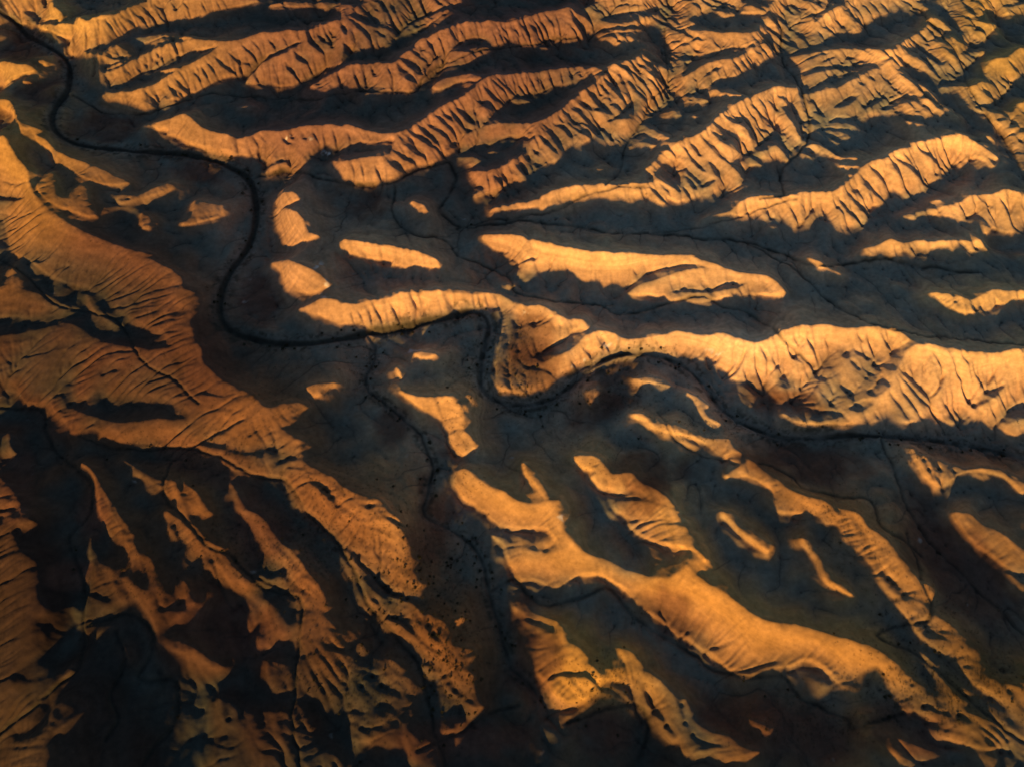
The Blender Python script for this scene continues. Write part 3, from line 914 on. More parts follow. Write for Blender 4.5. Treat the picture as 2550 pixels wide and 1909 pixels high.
def relief(img=None, iters=6):
    t0 = time.time()
    if img is None: img = raster_light()
    lit = (img > 0).astype(float)
    wb = blur(img, 5); wl = blur(lit, 5)
    wb2 = blur(img, 20)+1e-6*.5; wl2 = blur(lit, 20)+1e-6
    B = (wb+.02*wb2)/(wl+.02*wl2+1e-6)
    X, Y = grid()
    z = np.zeros_like(X); corr = 0
    for it in range(iters):
        px, py = project(X, Y, z)
        L = sample(lit, px, py); b = sample(B, px, py)
        Ls = blur(L, .8)
        inc = LIT_LO+LIT_K*b**1.55
        k = np.tan(np.arcsin(np.clip(inc, 0, .95))-math.radians(SUN_EL))
        brown = brown_map(px, py); gd = -TE*DK*(1-.5*brown)
        # hill faces steepen towards the crest and ease out at the foot
        Lw_ = blur(L, 5); oy, ox = int(round(SY*13/GS)), int(round(SX*13/GS))
        k = k*(1+(.5+.45*np.clip((py/PH-.35)/.4, 0, 1))*(np.roll(Lw_, (oy, ox), (0, 1))-np.roll(Lw_, (-oy, -ox), (0, 1))))
        for q in range(3):                      # keep the hills level on the large scale
            g = Ls*k+(1-Ls)*gd
            m = coarse_mean(g, 240.0); lf = coarse_mean(Ls*(.15+b), 240.0)
            k = np.clip(k-m*(.15+b)/np.maximum(lf, .12), -.12, .95)
        g = Ls*k+(1-Ls)*gd
        # rounded crests: where lit ground turns over into shade the slope eases off
        Lb = blur(L, 3.5); cy_, cx_ = np.gradient(Lb); along = cx_*SX+cy_*SY; across = np.abs(cx_*SY-cy_*SX)
        soft = np.clip(np.maximum((py/PH-.30)/.45, np.clip((1000-px)/500, 0, 1)*np.clip((py/PH-.22)/.1, 0, 1)), 0, 1)
        cr = np.clip((-along+soft*across*1.1)*12, 0, 1); cr = np.clip(blur(cr, 7)*2.6, 0, 1)
        g2 = blur(g, 2.6); g6 = blur(g, 13.0)
        g = g*(1-cr)+(g2*(1-soft)+g6*soft)*cr
        E = solve_env(g, WT, MU)
        dark = (L < .5).astype(float)
        d = screened(dark, LAM)*DEPTH
        znew = E-d
        z = znew if it == 0 else .4*z+.6*znew
        if it < iters-1: z = blur(z, 1.0)
    print('env', z.min(), z.max(), time.time()-t0)
    px, py = project(X, Y, z); L = sample(lit, px, py)
    return X, Y, z, L, cr*(.35+.65*soft), soft
def coarse_mean(a, metres):
    n = 8; h, w = a.shape; hh, ww = h//n*n, w//n*n
    c = a[:hh, :ww].reshape(hh//n, n, ww//n, n).mean((1, 3)); c = blur(c, metres/GS/n)
    yi = np.clip((np.arange(h)+.5)/n-.5, 0, c.shape[0]-1.001); xi = np.clip((np.arange(w)+.5)/n-.5, 0, c.shape[1]-1.001)
    j, i = yi.astype(int), xi.astype(int); fy, fx = (yi-j)[:, None], (xi-i)[None, :]
    r0 = c[j]*(1-fy)+c[j+1]*fy
    return r0[:, i]*(1-fx)+r0[:, i+1]*fx
def enforce(z, L, ease, n=5, maxdig=14.0):
    dark = np.clip((.5-L)*4, 0, 1)*(1-ease); acc = np.zeros_like(z)
    for i in range(n):
        R = shadow_sweep(z)
        v = np.clip(z-(R-.5), 0, None)*dark
        v = np.minimum(v, np.maximum(maxdig-acc, 0))
        acc += v; z = z-v
        if i < n-1: z = z*(1-.5*dark)+blur(z, 1.2)*.5*dark
    return z
# ---- relief settings
LIT_LO, LIT_K, WT, MU, DEPTH, DK, LAM = .045, .74, .02, 1e-6, 14., 1.15, 14.

def zsample(a, gx, gy):
    i = gx.astype(np.int32); j = gy.astype(np.int32); fx, fy = gx-i, gy-j
    W = a.shape[1]; k = j*W+i; f = a.ravel()
    return (f[k]*(1-fx)+f[k+1]*fx)*(1-fy)+(f[k+W]*(1-fx)+f[k+W+1]*fx)*fy

def rills(z, L, amp, rounds=7, N=90000, steps=46, K=.16, seed=3):
    """let rain run down the slopes; where many drops pass, the ground is cut"""
    rng = np.random.default_rng(seed); H, W = z.shape; total = np.zeros(H*W)
    rate = (.45+.8*blur(L, 2))*np.clip(.35+.75*amp, .35, 1.1)
    z = z+blur(rng.normal(0, 1, z.shape), 1.2)*.35+blur(rng.normal(0, 1, z.shape), 3)*1.2
    for r in range(rounds):
        gy, gx = np.gradient(blur(z, .7))
        px = rng.uniform(2, W-4, N); py = rng.uniform(2, H-4, N); vx = np.zeros(N); vy = np.zeros(N)
        idx = []; wts = []
        for s in range(steps):
            ax = zsample(gx, px, py); ay = zsample(gy, px, py)
            vx = .55*vx-ax; vy = .55*vy-ay
            sp = np.hypot(vx, vy)+1e-9; ok = sp > .04
            px = np.clip(px+vx/sp*.9*ok, 2, W-4); py = np.clip(py+vy/sp*.9*ok, 2, H-4)
            idx.append((py.astype(np.int32)*W+px.astype(np.int32))[ok]); wts.append(np.minimum(sp[ok], .8))
        idx = np.concatenate(idx)
        A = np.bincount(idx, np.concatenate(wts), H*W); total += A
        A = A.reshape(H, W); cut = np.log1p(blur(A, .6)*2.5)*K
        z = z-np.minimum(cut*rate, .6)
        z = z*.9+blur(z, .9)*.1
    return z, total.reshape(H, W)

RIB = 1.05
def grain_relief(px, py, shape):
    """spurs and gullies: noise drawn out along the lie of the slopes"""
    H, W = shape; n = 8; u, v = px[::n, ::n]*2212/2550, py[::n, ::n]*2212/2550
    c2, s2, am, ww = [np.zeros(u.shape) for _ in range(4)]
    for line in GRAIN.strip().splitlines():
        x, y, a, m = map(float, line.split()); a = math.radians(a); k = 1/((u-x)**2+(v-y)**2+60**2)**1.6
        wx, wy = math.cos(a), -math.sin(a)*1.25; h = math.atan2(wy, wx)
        c2 += k*math.cos(2*h); s2 += k*math.sin(2*h); am += k*m; ww += k
    th = .5*np.arctan2(s2, c2); am /= ww
    up = lambda a: np.repeat(np.repeat(a, n, 0), n, 1)[:H, :W]
    rng = np.random.default_rng(12)
    wob = blur(rng.normal(0, 1, shape), 10); wob /= wob.std()
    cth, sth = blur(up(np.cos(th)), 4), blur(up(np.sin(th)), 4); m = np.hypot(cth, sth)+1e-6; cth, sth = cth/m, sth/m
    cw, sw = np.cos(.22*wob), np.sin(.22*wob); cth, sth = (cth*cw-sth*sw).ravel(), (sth*cw+cth*sw).ravel()
    jj, ii = np.mgrid[0:H, 0:W].astype(np.float32)
    out = np.zeros(shape)
    for sg, half, wgt, sharp in ((1.9, 24, 1.0, 1), (.9, 14, .28, 0), (5.0, 26, 1.2, 0)):
        nz = blur(rng.normal(0, 1, shape), sg).ravel(); acc = nz.copy()
        for d in (1, -1):
            x, y = ii.ravel().copy(), jj.ravel().copy(); idx = np.arange(H*W)
            for s_ in range(half):
                x += d*cth[idx]*1.3; y += d*sth[idx]*1.3
                np.clip(x, 0, W-1, out=x); np.clip(y, 0, H-1, out=y)
                idx = (y+.5).astype(np.int32).clip(0, H-1)*W+(x+.5).astype(np.int32).clip(0, W-1)
                acc += nz[idx]
        acc = acc.reshape(shape); acc /= acc.std()
        if sharp: acc = 1.1*(.8-np.abs(acc))+.35*acc
        out += acc*wgt
    return blur(out, .6), up(am)

def dist_lines(lines, X, Y, z, reach):
    """metres from each ground point to the nearest wash line + its half widths and bush density"""
    H, W = X.shape; D = np.full(X.shape, 1e3); B = np.zeros(X.shape); Lw = np.zeros(X.shape); I = np.zeros(X.shape, np.int16)
    for n, (pts, bed, lw, bd) in enumerate(lines):
        gx = (pts[:, 0]-GX0)/GS; gy = (pts[:, 1]-GY0)/GS; r = int(reach(bed)/GS)+2
        step = max(1, int(1))
        for a in range(0, len(pts)-1, step):
            x0, x1 = int(min(gx[a], gx[a+1]))-r, int(max(gx[a], gx[a+1]))+r; y0, y1 = int(min(gy[a], gy[a+1]))-r, int(max(gy[a], gy[a+1]))+r
            x0, y0 = max(x0, 0), max(y0, 0); x1, y1 = min(x1, W-1), min(y1, H-1)
            if x1 <= x0 or y1 <= y0: continue
            xs = X[y0:y1, x0:x1]; ys = Y[y0:y1, x0:x1]
            ax, ay = pts[a]; bx, by = pts[a+1]; dx, dy = bx-ax, by-ay; l2 = dx*dx+dy*dy+1e-9
            t = np.clip(((xs-ax)*dx+(ys-ay)*dy)/l2, 0, 1)
            d = np.hypot(xs-ax-t*dx, ys-ay-t*dy)
            sub = D[y0:y1, x0:x1]; better = d < sub
            sub[better] = d[better]
            B[y0:y1, x0:x1][better] = bed; Lw[y0:y1, x0:x1][better] = lw; I[y0:y1, x0:x1][better] = n+1
    return D, B, Lw, I

def ground_of(px, py, X, Y, z):
    """photo pixel -> ground point on the relief (march down the view ray)"""
    px = np.asarray(px, float); py = np.asarray(py, float); zz = np.zeros_like(px)
    for _ in range(12):
        x, y = unproject(px, py, zz)
        gx = np.clip((x-GX0)/GS, 0, z.shape[1]-2.01); gy = np.clip((y-GY0)/GS, 0, z.shape[0]-2.01)
        zz = .5*zz+.5*zsample(z, gx, gy)
    return x, y, zz

def wash_lines(X, Y, z):
    out = []; rng = np.random.default_rng(8); q = 2550/2212
    for line in WASHES.strip().splitlines():
        _, nums, pts = parse(line)
        c = catmull(np.array(pts)*q, 9.0)
        n = len(c); wob = blur(rng.normal(0, 1, (n, 2)), 0) ; k = np.ones(5)/5
        wob = np.stack([np.convolve(wob[:, i], k, 'same') for i in (0, 1)], 1)*(5.5 if nums[0] < 25 else 1.2)
        c = c+wob
        x, y, zz = ground_of(c[:, 0], c[:, 1], X, Y, z)
        out.append((np.stack([x, y], 1), nums[0]*.62, nums[1]*.62, nums[2]))
    return out

def terrain_all():
    t0 = time.time()
    X, Y, z, L, cr, soft = relief()
    px, py = project(X, Y, z); left = np.clip((900-px)/500, 0, 1)*np.clip((py/PH-.2)/.15, 0, 1); left = np.maximum(left, .6*np.clip((py/PH-.8)/.15, 0, 1))
    z = enforce(z, L, np.clip(cr+.5*left+brown_map(px, py), 0, .97))
    ribs, amp = grain_relief(px, py, z.shape); vary = blur(np.random.default_rng(4).normal(0, 1, z.shape), 13); vary /= vary.std(); amp = amp*np.clip(.8+.4*vary, .2, 1.5)
    z = z+ribs*amp*(.6+.4*blur(L, 2.5))*RIB
    z = z*.5+blur(z, 1.0)*.5
    folds = blur(np.random.default_rng(9).normal(0, 1, z.shape), 7); folds /= folds.std(); z = z-1.6*(1-np.abs(folds))*blur(1-L, 4)
    lines = wash_lines(X, Y, z)
    D, B, Lw, I = dist_lines(lines, X, Y, z, lambda b: b*1.5+12)
    # flat wash beds sunk into the valley floors, with a cut channel along the middle
    zs = blur(z, 5.0)
    bedw = np.clip(1-(D/(B*.5+4.0))**2, 0, 1)*(B > 0)*np.clip((.5-L)*3+.25, 0, 1)
    z = z*(1-bedw)+np.minimum(z, zs-.3)*bedw
    z, A = rills(z, L, amp)
    z -= np.where(I == 1, 2.5, 1.6)*np.exp(-(D/(Lw*.5+.9))**2)*(B > 0)
    px, py = project(X, Y, z); print('terrain', time.time()-t0)
    return X, Y, z, L, A, D, B, Lw, I, lines
# ==== SCENE
def tag(o, label=None, cat=None, group=None, kind=None):
    if label: o['label'] = label
    if cat: o['category'] = cat
    if group: o['group'] = group
    if kind: o['kind'] = kind
    return o

def node_mat(name):
    m = bpy.data.materials.new(name); m.use_nodes = True; t = m.node_tree
    b = t.nodes['Principled BSDF']; b.inputs['Roughness'].default_value = .95
    b.inputs['Specular IOR Level'].default_value = .15
    return m, t, b
def N(t, typ, **kw):
    n = t.nodes.new(typ)
    for k, v in kw.items():
        if k in n.inputs: n.inputs[k].default_value = v
        else: setattr(n, k, v)
    return n

def ground_material(name, fine=1.0):
    m, t, b = node_mat(name); lk = t.links.new
    tc = N(t, 'ShaderNodeNewGeometry')
    at = N(t, 'ShaderNodeAttribute', attribute_name='soil_and_dimming')
    n1 = N(t, 'ShaderNodeTexNoise', Scale=.16, Detail=6.0, Roughness=.62); lk(tc.outputs['Position'], n1.inputs['Vector'])
    n2 = N(t, 'ShaderNodeTexNoise', Scale=.03, Detail=5.0, Roughness=.6); lk(tc.outputs['Position'], n2.inputs['Vector'])
    r1 = N(t, 'ShaderNodeMapRange'); r1.inputs[1].default_value = .3; r1.inputs[2].default_value = .7; r1.inputs[3].default_value = .80; r1.inputs[4].default_value = 1.18
    r2 = N(t, 'ShaderNodeMapRange'); r2.inputs[1].default_value = .3; r2.inputs[2].default_value = .7; r2.inputs[3].default_value = .80; r2.inputs[4].default_value = 1.18
    lk(n1.outputs[0], r1.inputs[0]); lk(n2.outputs[0], r2.inputs[0])
    mm = N(t, 'ShaderNodeMath', operation='MULTIPLY'); lk(r1.outputs[0], mm.inputs[0]); lk(r2.outputs[0], mm.inputs[1])
    # thin pale and rusty clay bands that follow the height of the strata
    sx = N(t, 'ShaderNodeSeparateXYZ'); lk(tc.outputs['Position'], sx.inputs[0])
    cb = N(t, 'ShaderNodeCombineXYZ'); 
    mz = N(t, 'ShaderNodeMath', operation='MULTIPLY'); lk(sx.outputs[2], mz.inputs[0]); mz.inputs[1].default_value = .32
    mx = N(t, 'ShaderNodeMath', operation='MULTIPLY'); lk(sx.outputs[0], mx.inputs[0]); mx.inputs[1].default_value = .006
    my = N(t, 'ShaderNodeMath', operation='MULTIPLY'); lk(sx.outputs[1], my.inputs[0]); my.inputs[1].default_value = .006
    lk(mx.outputs[0], cb.inputs[0]); lk(my.outputs[0], cb.inputs[1]); lk(mz.outputs[0], cb.inputs[2])
    ns = N(t, 'ShaderNodeTexNoise', Scale=1.0, Detail=3.0); lk(cb.outputs[0], ns.inputs['Vector'])
    rs = N(t, 'ShaderNodeMapRange'); rs.inputs[1].default_value = .35; rs.inputs[2].default_value = .65; rs.inputs[3].default_value = .88; rs.inputs[4].default_value = 1.12
    lk(ns.outputs[0], rs.inputs[0])
    m2 = N(t, 'ShaderNodeMath', operation='MULTIPLY'); lk(mm.outputs[0], m2.inputs[0]); lk(rs.outputs[0], m2.inputs[1])
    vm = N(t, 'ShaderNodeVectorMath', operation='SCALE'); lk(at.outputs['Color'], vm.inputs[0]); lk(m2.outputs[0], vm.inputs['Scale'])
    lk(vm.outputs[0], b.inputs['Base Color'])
    nb = N(t, 'ShaderNodeTexNoise', Scale=.4, Detail=5.0, Roughness=.6); lk(tc.outputs['Position'], nb.inputs['Vector'])
    bp = N(t, 'ShaderNodeBump', Strength=.5, Distance=.20*fine); lk(nb.outputs[0], bp.inputs['Height']); lk(bp.outputs[0], b.inputs['Normal'])
    return m

SOIL_AND_DIMMING = '''
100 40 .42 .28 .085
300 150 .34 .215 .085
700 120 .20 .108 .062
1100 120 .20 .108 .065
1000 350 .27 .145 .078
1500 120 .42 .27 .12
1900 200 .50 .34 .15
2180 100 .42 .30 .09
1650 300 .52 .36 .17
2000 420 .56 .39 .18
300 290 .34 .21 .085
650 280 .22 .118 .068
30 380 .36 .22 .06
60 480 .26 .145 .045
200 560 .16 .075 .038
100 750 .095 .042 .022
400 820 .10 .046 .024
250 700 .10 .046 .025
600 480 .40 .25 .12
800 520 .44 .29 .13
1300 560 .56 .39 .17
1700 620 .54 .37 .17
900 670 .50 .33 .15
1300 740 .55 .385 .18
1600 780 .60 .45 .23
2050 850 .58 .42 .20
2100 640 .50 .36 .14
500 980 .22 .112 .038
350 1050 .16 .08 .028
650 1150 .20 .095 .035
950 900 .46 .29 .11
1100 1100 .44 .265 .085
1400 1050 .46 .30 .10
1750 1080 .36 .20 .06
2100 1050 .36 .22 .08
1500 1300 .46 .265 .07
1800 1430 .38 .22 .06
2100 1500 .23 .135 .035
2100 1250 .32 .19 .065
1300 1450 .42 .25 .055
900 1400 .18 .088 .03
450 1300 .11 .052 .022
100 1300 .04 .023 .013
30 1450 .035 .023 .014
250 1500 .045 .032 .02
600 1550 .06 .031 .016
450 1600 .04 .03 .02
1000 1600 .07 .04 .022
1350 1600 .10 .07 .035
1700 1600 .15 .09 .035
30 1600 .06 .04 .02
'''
def soil_dimming_map(X, Y, z, A, D, B, Lw, I, L):  # soil hues, with dimmer light at left and lower left put into the colour
    px, py = project(X, Y, z); q = 2212/2550
    u, v = px*q, py*q
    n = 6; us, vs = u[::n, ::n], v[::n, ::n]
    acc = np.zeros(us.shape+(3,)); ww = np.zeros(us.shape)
    for line in SOIL_AND_DIMMING.strip().splitlines():
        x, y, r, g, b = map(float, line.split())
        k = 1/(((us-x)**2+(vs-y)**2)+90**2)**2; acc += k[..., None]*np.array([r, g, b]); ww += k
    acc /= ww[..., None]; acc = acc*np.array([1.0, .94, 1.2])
    h, w_ = X.shape
    yi = np.clip(np.arange(h)/n, 0, acc.shape[0]-1.001); xi = np.clip(np.arange(w_)/n, 0, acc.shape[1]-1.001)
    j, i = yi.astype(int), xi.astype(int); fy, fx = (yi-j)[:, None, None], (xi-i)[None, :, None]
    r0 = acc[j]*(1-fy)+acc[j+1]*fy; col = r0[:, i]*(1-fx)+r0[:, i+1]*fx
    # strata: tan clay on the crests, redder and darker clay low on the slopes
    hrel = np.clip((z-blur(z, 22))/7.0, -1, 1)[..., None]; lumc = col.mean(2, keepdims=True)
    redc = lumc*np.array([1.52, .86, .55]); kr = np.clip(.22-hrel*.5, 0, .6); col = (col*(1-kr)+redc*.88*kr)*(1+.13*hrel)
    rng = np.random.default_rng(5)
    def nz(s): 
        a = blur(rng.normal(0, 1, X.shape), s); return a/(a.std()+1e-9)
    f1, f3, f8 = nz(1.0), nz(3.0), nz(9.0)
    # valley floors: grey-brown silt
    gy, gx = np.gradient(blur(z, 5), GS); low = np.clip(.75-(z-blur(z, 45))/9.0, 0, 1); fl = np.clip(1.25-np.hypot(gx, gy)/.34, 0, 1)
    silt = np.array([.185, .20, .165])
    k = (.93*blur(low*fl, 3))[..., None]; base = col.mean(2, keepdims=True)/.26
    col = col*(1-k)+silt*np.clip(base, .3, 1.1)*k
    for line in PATCHES.strip().splitlines():
        c, *nn = line.split(); x, y, rx, ry, ang = map(float, nn); a = math.radians(ang)
        dx, dy = u-x, v-y; e = ((dx*math.cos(a)+dy*math.sin(a))/rx)**2+((-dx*math.sin(a)+dy*math.cos(a))/ry)**2
        if c == 'R':
            m = np.clip(1.25-e+f8*.22+f3*.12, 0, 1)[..., None]*.72; col = col*(1-m)+np.array([.125, .055, .035])*m
        else:
            m = np.clip((1.0-e)*1.2, 0, 1)*np.clip((f1*.55+f3*.9-1.1)*1.3, 0, 1); m = m[..., None]; col = col*(1-m)+np.array([.62, .55, .50])*m
    # scattered salt flecks on the floors
    m = (np.clip(f3-2.5, 0, 1)*np.clip(f1, 0, 1)*np.clip(low, 0, 1))[..., None]*.5; col = col*(1-m)+np.array([.4, .37, .33])*m
    # wash beds with paler sand banks, and the dark channel between them: damp earth plus painted cut-bank shade
    isb = I == 1; bed = (np.clip(1.25-D/(B*.5+1), 0, 1)*np.where(isb, .75, (B > 9)*.35))[..., None]; bs = np.clip(1+.12*f3+.1*f1, .6, 1.4)[..., None]
    col = col*(1-bed)+np.array([.23, .205, .17])*bs*bed*np.clip(base, .35, 1)
    wild = np.clip((u-950)/150, 0, 1)      # upstream a clean cut channel, downstream broken by sand and brush
    ln = (np.where(isb, (1-wild*(.35+.3*np.clip(f3, -1, 1)))/(1+(D/(4.4+.7*f8-1.6*wild))**6), np.exp(-(D/(Lw*.65+.8))**2)*np.clip(.72+.25*f3, .25, 1)*np.clip(Lw/2.2, .45, 1))*(B > 0))[..., None]; col = col*(1-.88*ln)+np.array([.03, .027, .02])*.88*ln
    rim = (np.exp(-((D-Lw-3)/(Lw*.5+2))**2)*(B > 9)*np.clip(f1*.5+f3*.6, 0, 1))[..., None]; col = col*(1-.7*rim)+np.array([.03, .028, .018])*.7*rim
    # crack-like rill threads: damp dark clay
    th = np.clip((np.log1p(A)-3.0)/2.2, 0, 1)[..., None]*.55; col = col*(1-th)+np.array([.06, .04, .028])*th
    return np.clip(col, .01, .8), u, v, f1, f3, f8

def grid_object(name, X, Y, z, facemask, col, mat):
    h, w_ = z.shape
    idx = np.arange(h*w_).reshape(h, w_)
    q = np.stack([idx[:-1, :-1], idx[:-1, 1:], idx[1:, 1:], idx[1:, :-1]], -1)[facemask]
    used = np.zeros(h*w_, bool); used[q.ravel()] = True
    rem = np.cumsum(used)-1; q = rem[q]
    co = np.stack([X.ravel()[used], Y.ravel()[used], z.ravel()[used]], 1).astype(np.float32)
    me = bpy.data.meshes.new(name); me.vertices.add(len(co)); me.vertices.foreach_set('co', co.ravel())
    me.loops.add(q.size); me.loops.foreach_set('vertex_index', q.ravel().astype(np.int32))
    me.polygons.add(len(q)); me.polygons.foreach_set('loop_start', np.arange(0, q.size, 4, dtype=np.int32))
    me.update(calc_edges=True); me.polygons.foreach_set('use_smooth', np.ones(len(q), bool))
    a = me.color_attributes.new('soil_and_dimming', 'FLOAT_COLOR', 'POINT')
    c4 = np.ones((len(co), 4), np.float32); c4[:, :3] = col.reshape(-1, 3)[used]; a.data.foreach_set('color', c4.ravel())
    me.materials.append(mat)
    o = bpy.data.objects.new(name, me); C.collection.objects.link(o); tag(o, kind='structure'); return o

X, Y, z, L, A, D, B, Lw, I, lines = terrain_all()
col, U, V, f1, f3, f8 = soil_dimming_map(X, Y, z, A, D, B, Lw, I, L)
gm = ground_material('clay_hills'); rm = ground_material('wash_silt', .7); dm = ground_material('plain_clay', 1.5)
cell = lambda a: a[:-1, :-1]
main = cell((I == 1) & (D < B*.5+1)); side = cell((I > 1) & (D < B*.5) & (B > 6))
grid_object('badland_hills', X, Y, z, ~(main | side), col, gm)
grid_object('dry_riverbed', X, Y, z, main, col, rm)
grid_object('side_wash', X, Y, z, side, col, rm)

# ---- the land beyond: rings of coarser ground running out to the horizon
def outer():
    rx = [GX0-1e-3, GX1]; h, w_ = z.shape
    st = 8
    ring = [(X[0, i], Y[0, i], z[0, i], col[0, i]) for i in range(0, w_-1, st)]
    ring += [(X[j, -1], Y[j, -1], z[j, -1], col[j, -1]) for j in range(0, h-1, st)]
    ring += [(X[-1, i], Y[-1, i], z[-1, i], col[-1, i]) for i in range(w_-1, 0, -st)]
    ring += [(X[j, 0], Y[j, 0], z[j, 0], col[j, 0]) for j in range(h-1, 0, -st)]
    P = np.array([r[:3] for r in ring]); K = np.array([r[3] for r in ring]); cx, cy = (GX0+GX1)/2, (GY0+GY1)/2
    n = len(P); verts = [P]; cols = [K]; f = 1.0
    for k in range(60):
        f *= 1.008+.0019*k
        x = cx+(P[:, 0]-cx)*f; y = cy+(P[:, 1]-cy)*f; fade = max(0, 1-k/10)
        nz_ = 10*np.sin(x*.011+2*np.sin(y*.006))*np.sin(y*.017+1.3*np.sin(x*.009))+4*np.sin(x*.031+y*.023)*np.sin(y*.041-x*.013)
        verts.append(np.stack([x, y, P[:, 2]*fade+(nz_-12)*(1-fade)], 1)); cols.append(K*fade+np.array([.33, .2, .10])*(1-fade))
    V_ = np.vstack(verts); CC = np.vstack(cols); R = len(verts)
    F = []
    for k in range(R-1):
        a = k*n+np.arange(n); b = k*n+(np.arange(n)+1) % n
        F.append(np.stack([a, a+n, b+n, b], 1))
    F = np.vstack(F)
    me = bpy.data.meshes.new('surrounding_badlands'); me.from_pydata(V_.tolist(), [], F.tolist()); me.polygons.foreach_set('use_smooth', np.ones(len(F), bool))
    a = me.color_attributes.new('soil_and_dimming', 'FLOAT_COLOR', 'POINT'); c4 = np.ones((len(V_), 4), np.float32); c4[:, :3] = CC; a.data.foreach_set('color', c4.ravel())
    me.materials.append(dm); o = bpy.data.objects.new('surrounding_badlands', me); C.collection.objects.link(o); tag(o, kind='structure')
outer()
# ---- desert shrubs: a short woody stem and a ragged crown of leaf clumps
m, t, b = node_mat('scrub_leaf'); b.inputs['Base Color'].default_value = (.045, .042, .022, 1)
oi = N(t, 'ShaderNodeObjectInfo'); mr = N(t, 'ShaderNodeMapRange'); mr.inputs[3].default_value = .7; mr.inputs[4].default_value = 1.3
t.links.new(oi.outputs['Random'], mr.inputs[0]); sc_ = N(t, 'ShaderNodeVectorMath', operation='SCALE'); sc_.inputs[0].default_value = (.045, .042, .022)
t.links.new(mr.outputs[0], sc_.inputs['Scale']); t.links.new(sc_.outputs[0], b.inputs['Base Color']); leafm = m
m, t, b = node_mat('scrub_wood'); b.inputs['Base Color'].default_value = (.07, .045, .03, 1); woodm = m

def crown_arrays(seed, leaves):
    rng = np.random.default_rng(seed); V_, F = [], []
    for k in range(leaves):
        th, cz = rng.uniform(0, 2*math.pi), rng.uniform(-.25, 1)
        r = rng.uniform(.45, 1)*(1+.25*math.sin(3*th+seed)); s = math.sqrt(max(0, 1-cz*cz))
        c = np.array([r*s*math.cos(th), r*s*math.sin(th), .55+.42*r*cz])
        d1 = rng.normal(0, 1, 3); d1 /= np.linalg.norm(d1); d2 = np.cross(d1, rng.normal(0, 1, 3)); d2 /= np.linalg.norm(d2)
        s1, s2 = rng.uniform(.12, .26), rng.uniform(.10, .2); i = len(V_)
        V_ += [c-d1*s1, c+d2*s2, c+d1*s1, c-d2*s2]; F.append((i, i+1, i+2, i+3))
    return np.array(V_), np.array(F)
def mesh_of(name, V_, F, mat):
    me = bpy.data.meshes.new(name); me.from_pydata([tuple(v) for v in V_], [], [tuple(f) for f in F]); me.materials.append(mat); return me
kinds = []
for s in range(6):
    V_, F = crown_arrays(s, 110); crown = mesh_of('crown', V_, F, leafm)
    sv, sf = [], []
    for k in range(5):                       # a fan of bent stems
        a = k*1.26+s; i = len(sv)
        for (rr, zz, th) in ((.03, -.25, .06), (.16, .3, .04), (.42, .62, .015)):
            for q in range(4): sv.append((rr*math.cos(a)+th*math.cos(q*1.571), rr*math.sin(a)+th*math.sin(q*1.571), zz))
        for lv in (0, 4):
            for q in range(4): sf.append((i+lv+q, i+lv+(q+1) % 4, i+lv+4+(q+1) % 4, i+lv+4+q))
    kinds.append((crown, mesh_of('stems', sv, sf, woodm)))

rng = np.random.default_rng(21)
def ok_spot(x, y):
    return (x > GX0+5) & (x < GX1-5) & (y > GY0+5) & (y < GY1-5)
def zat(x, y): return zsample(z, (x-GX0)/GS, (y-GY0)/GS)
spots = []                                    # x, y, size, where
NAMES = {0: 'main', 11: 'west', 1: 'trib'}
for n, (pts, bed, lw, bd) in enumerate(lines):
    seg = np.hypot(*(pts[1:]-pts[:-1]).T); tot = seg.sum(); cnt = int(tot/7.0*bd)
    if n == 0: cnt = int(tot/3.0)
    u_ = np.sort(rng.uniform(0, tot, cnt)); cs = np.concatenate([[0], np.cumsum(seg)]); k = np.clip(np.searchsorted(cs, u_)-1, 0, len(seg)-1)
    f = (u_-cs[k])/seg[k]; P = pts[k]*(1-f)[:, None]+pts[k+1]*f[:, None]
    dd = (pts[k+1]-pts[k])/seg[k][:, None]; off = rng.normal(0, 1, cnt)*(bed*.33+2.0)
    if n == 1: off = np.sign(off)*np.abs(rng.normal(5.5, 2.5, cnt))
    P = P+np.stack([-dd[:, 1], dd[:, 0]], 1)*off[:, None]
    for p, s in zip(P, rng.gamma(4, .3, cnt)+.5): spots.append((p[0], p[1], s*(.8 if n <= 1 else .55), n))
# open slopes that carry scrub (whole-picture sheet: x y rx ry count size)
SCRUB = '''
900 1250 130 180 700 1.0
980 1420 80 160 450 1.0
760 1080 160 120 500 .8
450 960 220 70 420 .7
600 830 120 90 350 .6
330 720 180 90 350 .55
200 600 130 90 300 .5
650 1200 120 120 420 .8
500 1180 180 120 420 .8
300 1250 90 90 160 .7
1300 1480 110 80 260 .9
2000 1500 210 80 700 .8
1980 1350 150 110 420 .8
2150 1480 70 120 260 .8
1800 1100 120 80 260 .6
1150 870 130 50 420 .9
1120 770 60 90 300 .9
1330 840 130 70 380 .9
1000 780 60 110 240 .8
800 800 70 70 160 .8
1600 930 220 40 360 .8
2000 970 220 40 260 .8
1330 1000 150 60 200 .6
430 1000 160 40 220 .8
720 1450 160 140 480 .7
800 1500 110 100 300 .7
1750 1570 160 60 300 .8
1250 970 120 60 200 .6
1850 1170 120 90 220 .7
1000 1000 70 200 260 .7
'''
sx_, sy_ = [], []
for line in SCRUB.strip().splitlines():
    cx, cy, rx, ry, cnt, sz = map(float, line.split()); cnt = int(cnt)
    px = (cx+rng.normal(0, .5, cnt)*rx)*2550/2212; py = (cy+rng.normal(0, .5, cnt)*ry)*2550/2212
    x, y, _z = ground_of(px, py, X, Y, z)
    for a, b_, s in zip(x, y, rng.gamma(4, .17, cnt)+.4): spots.append((a, b_, s*sz, 100))
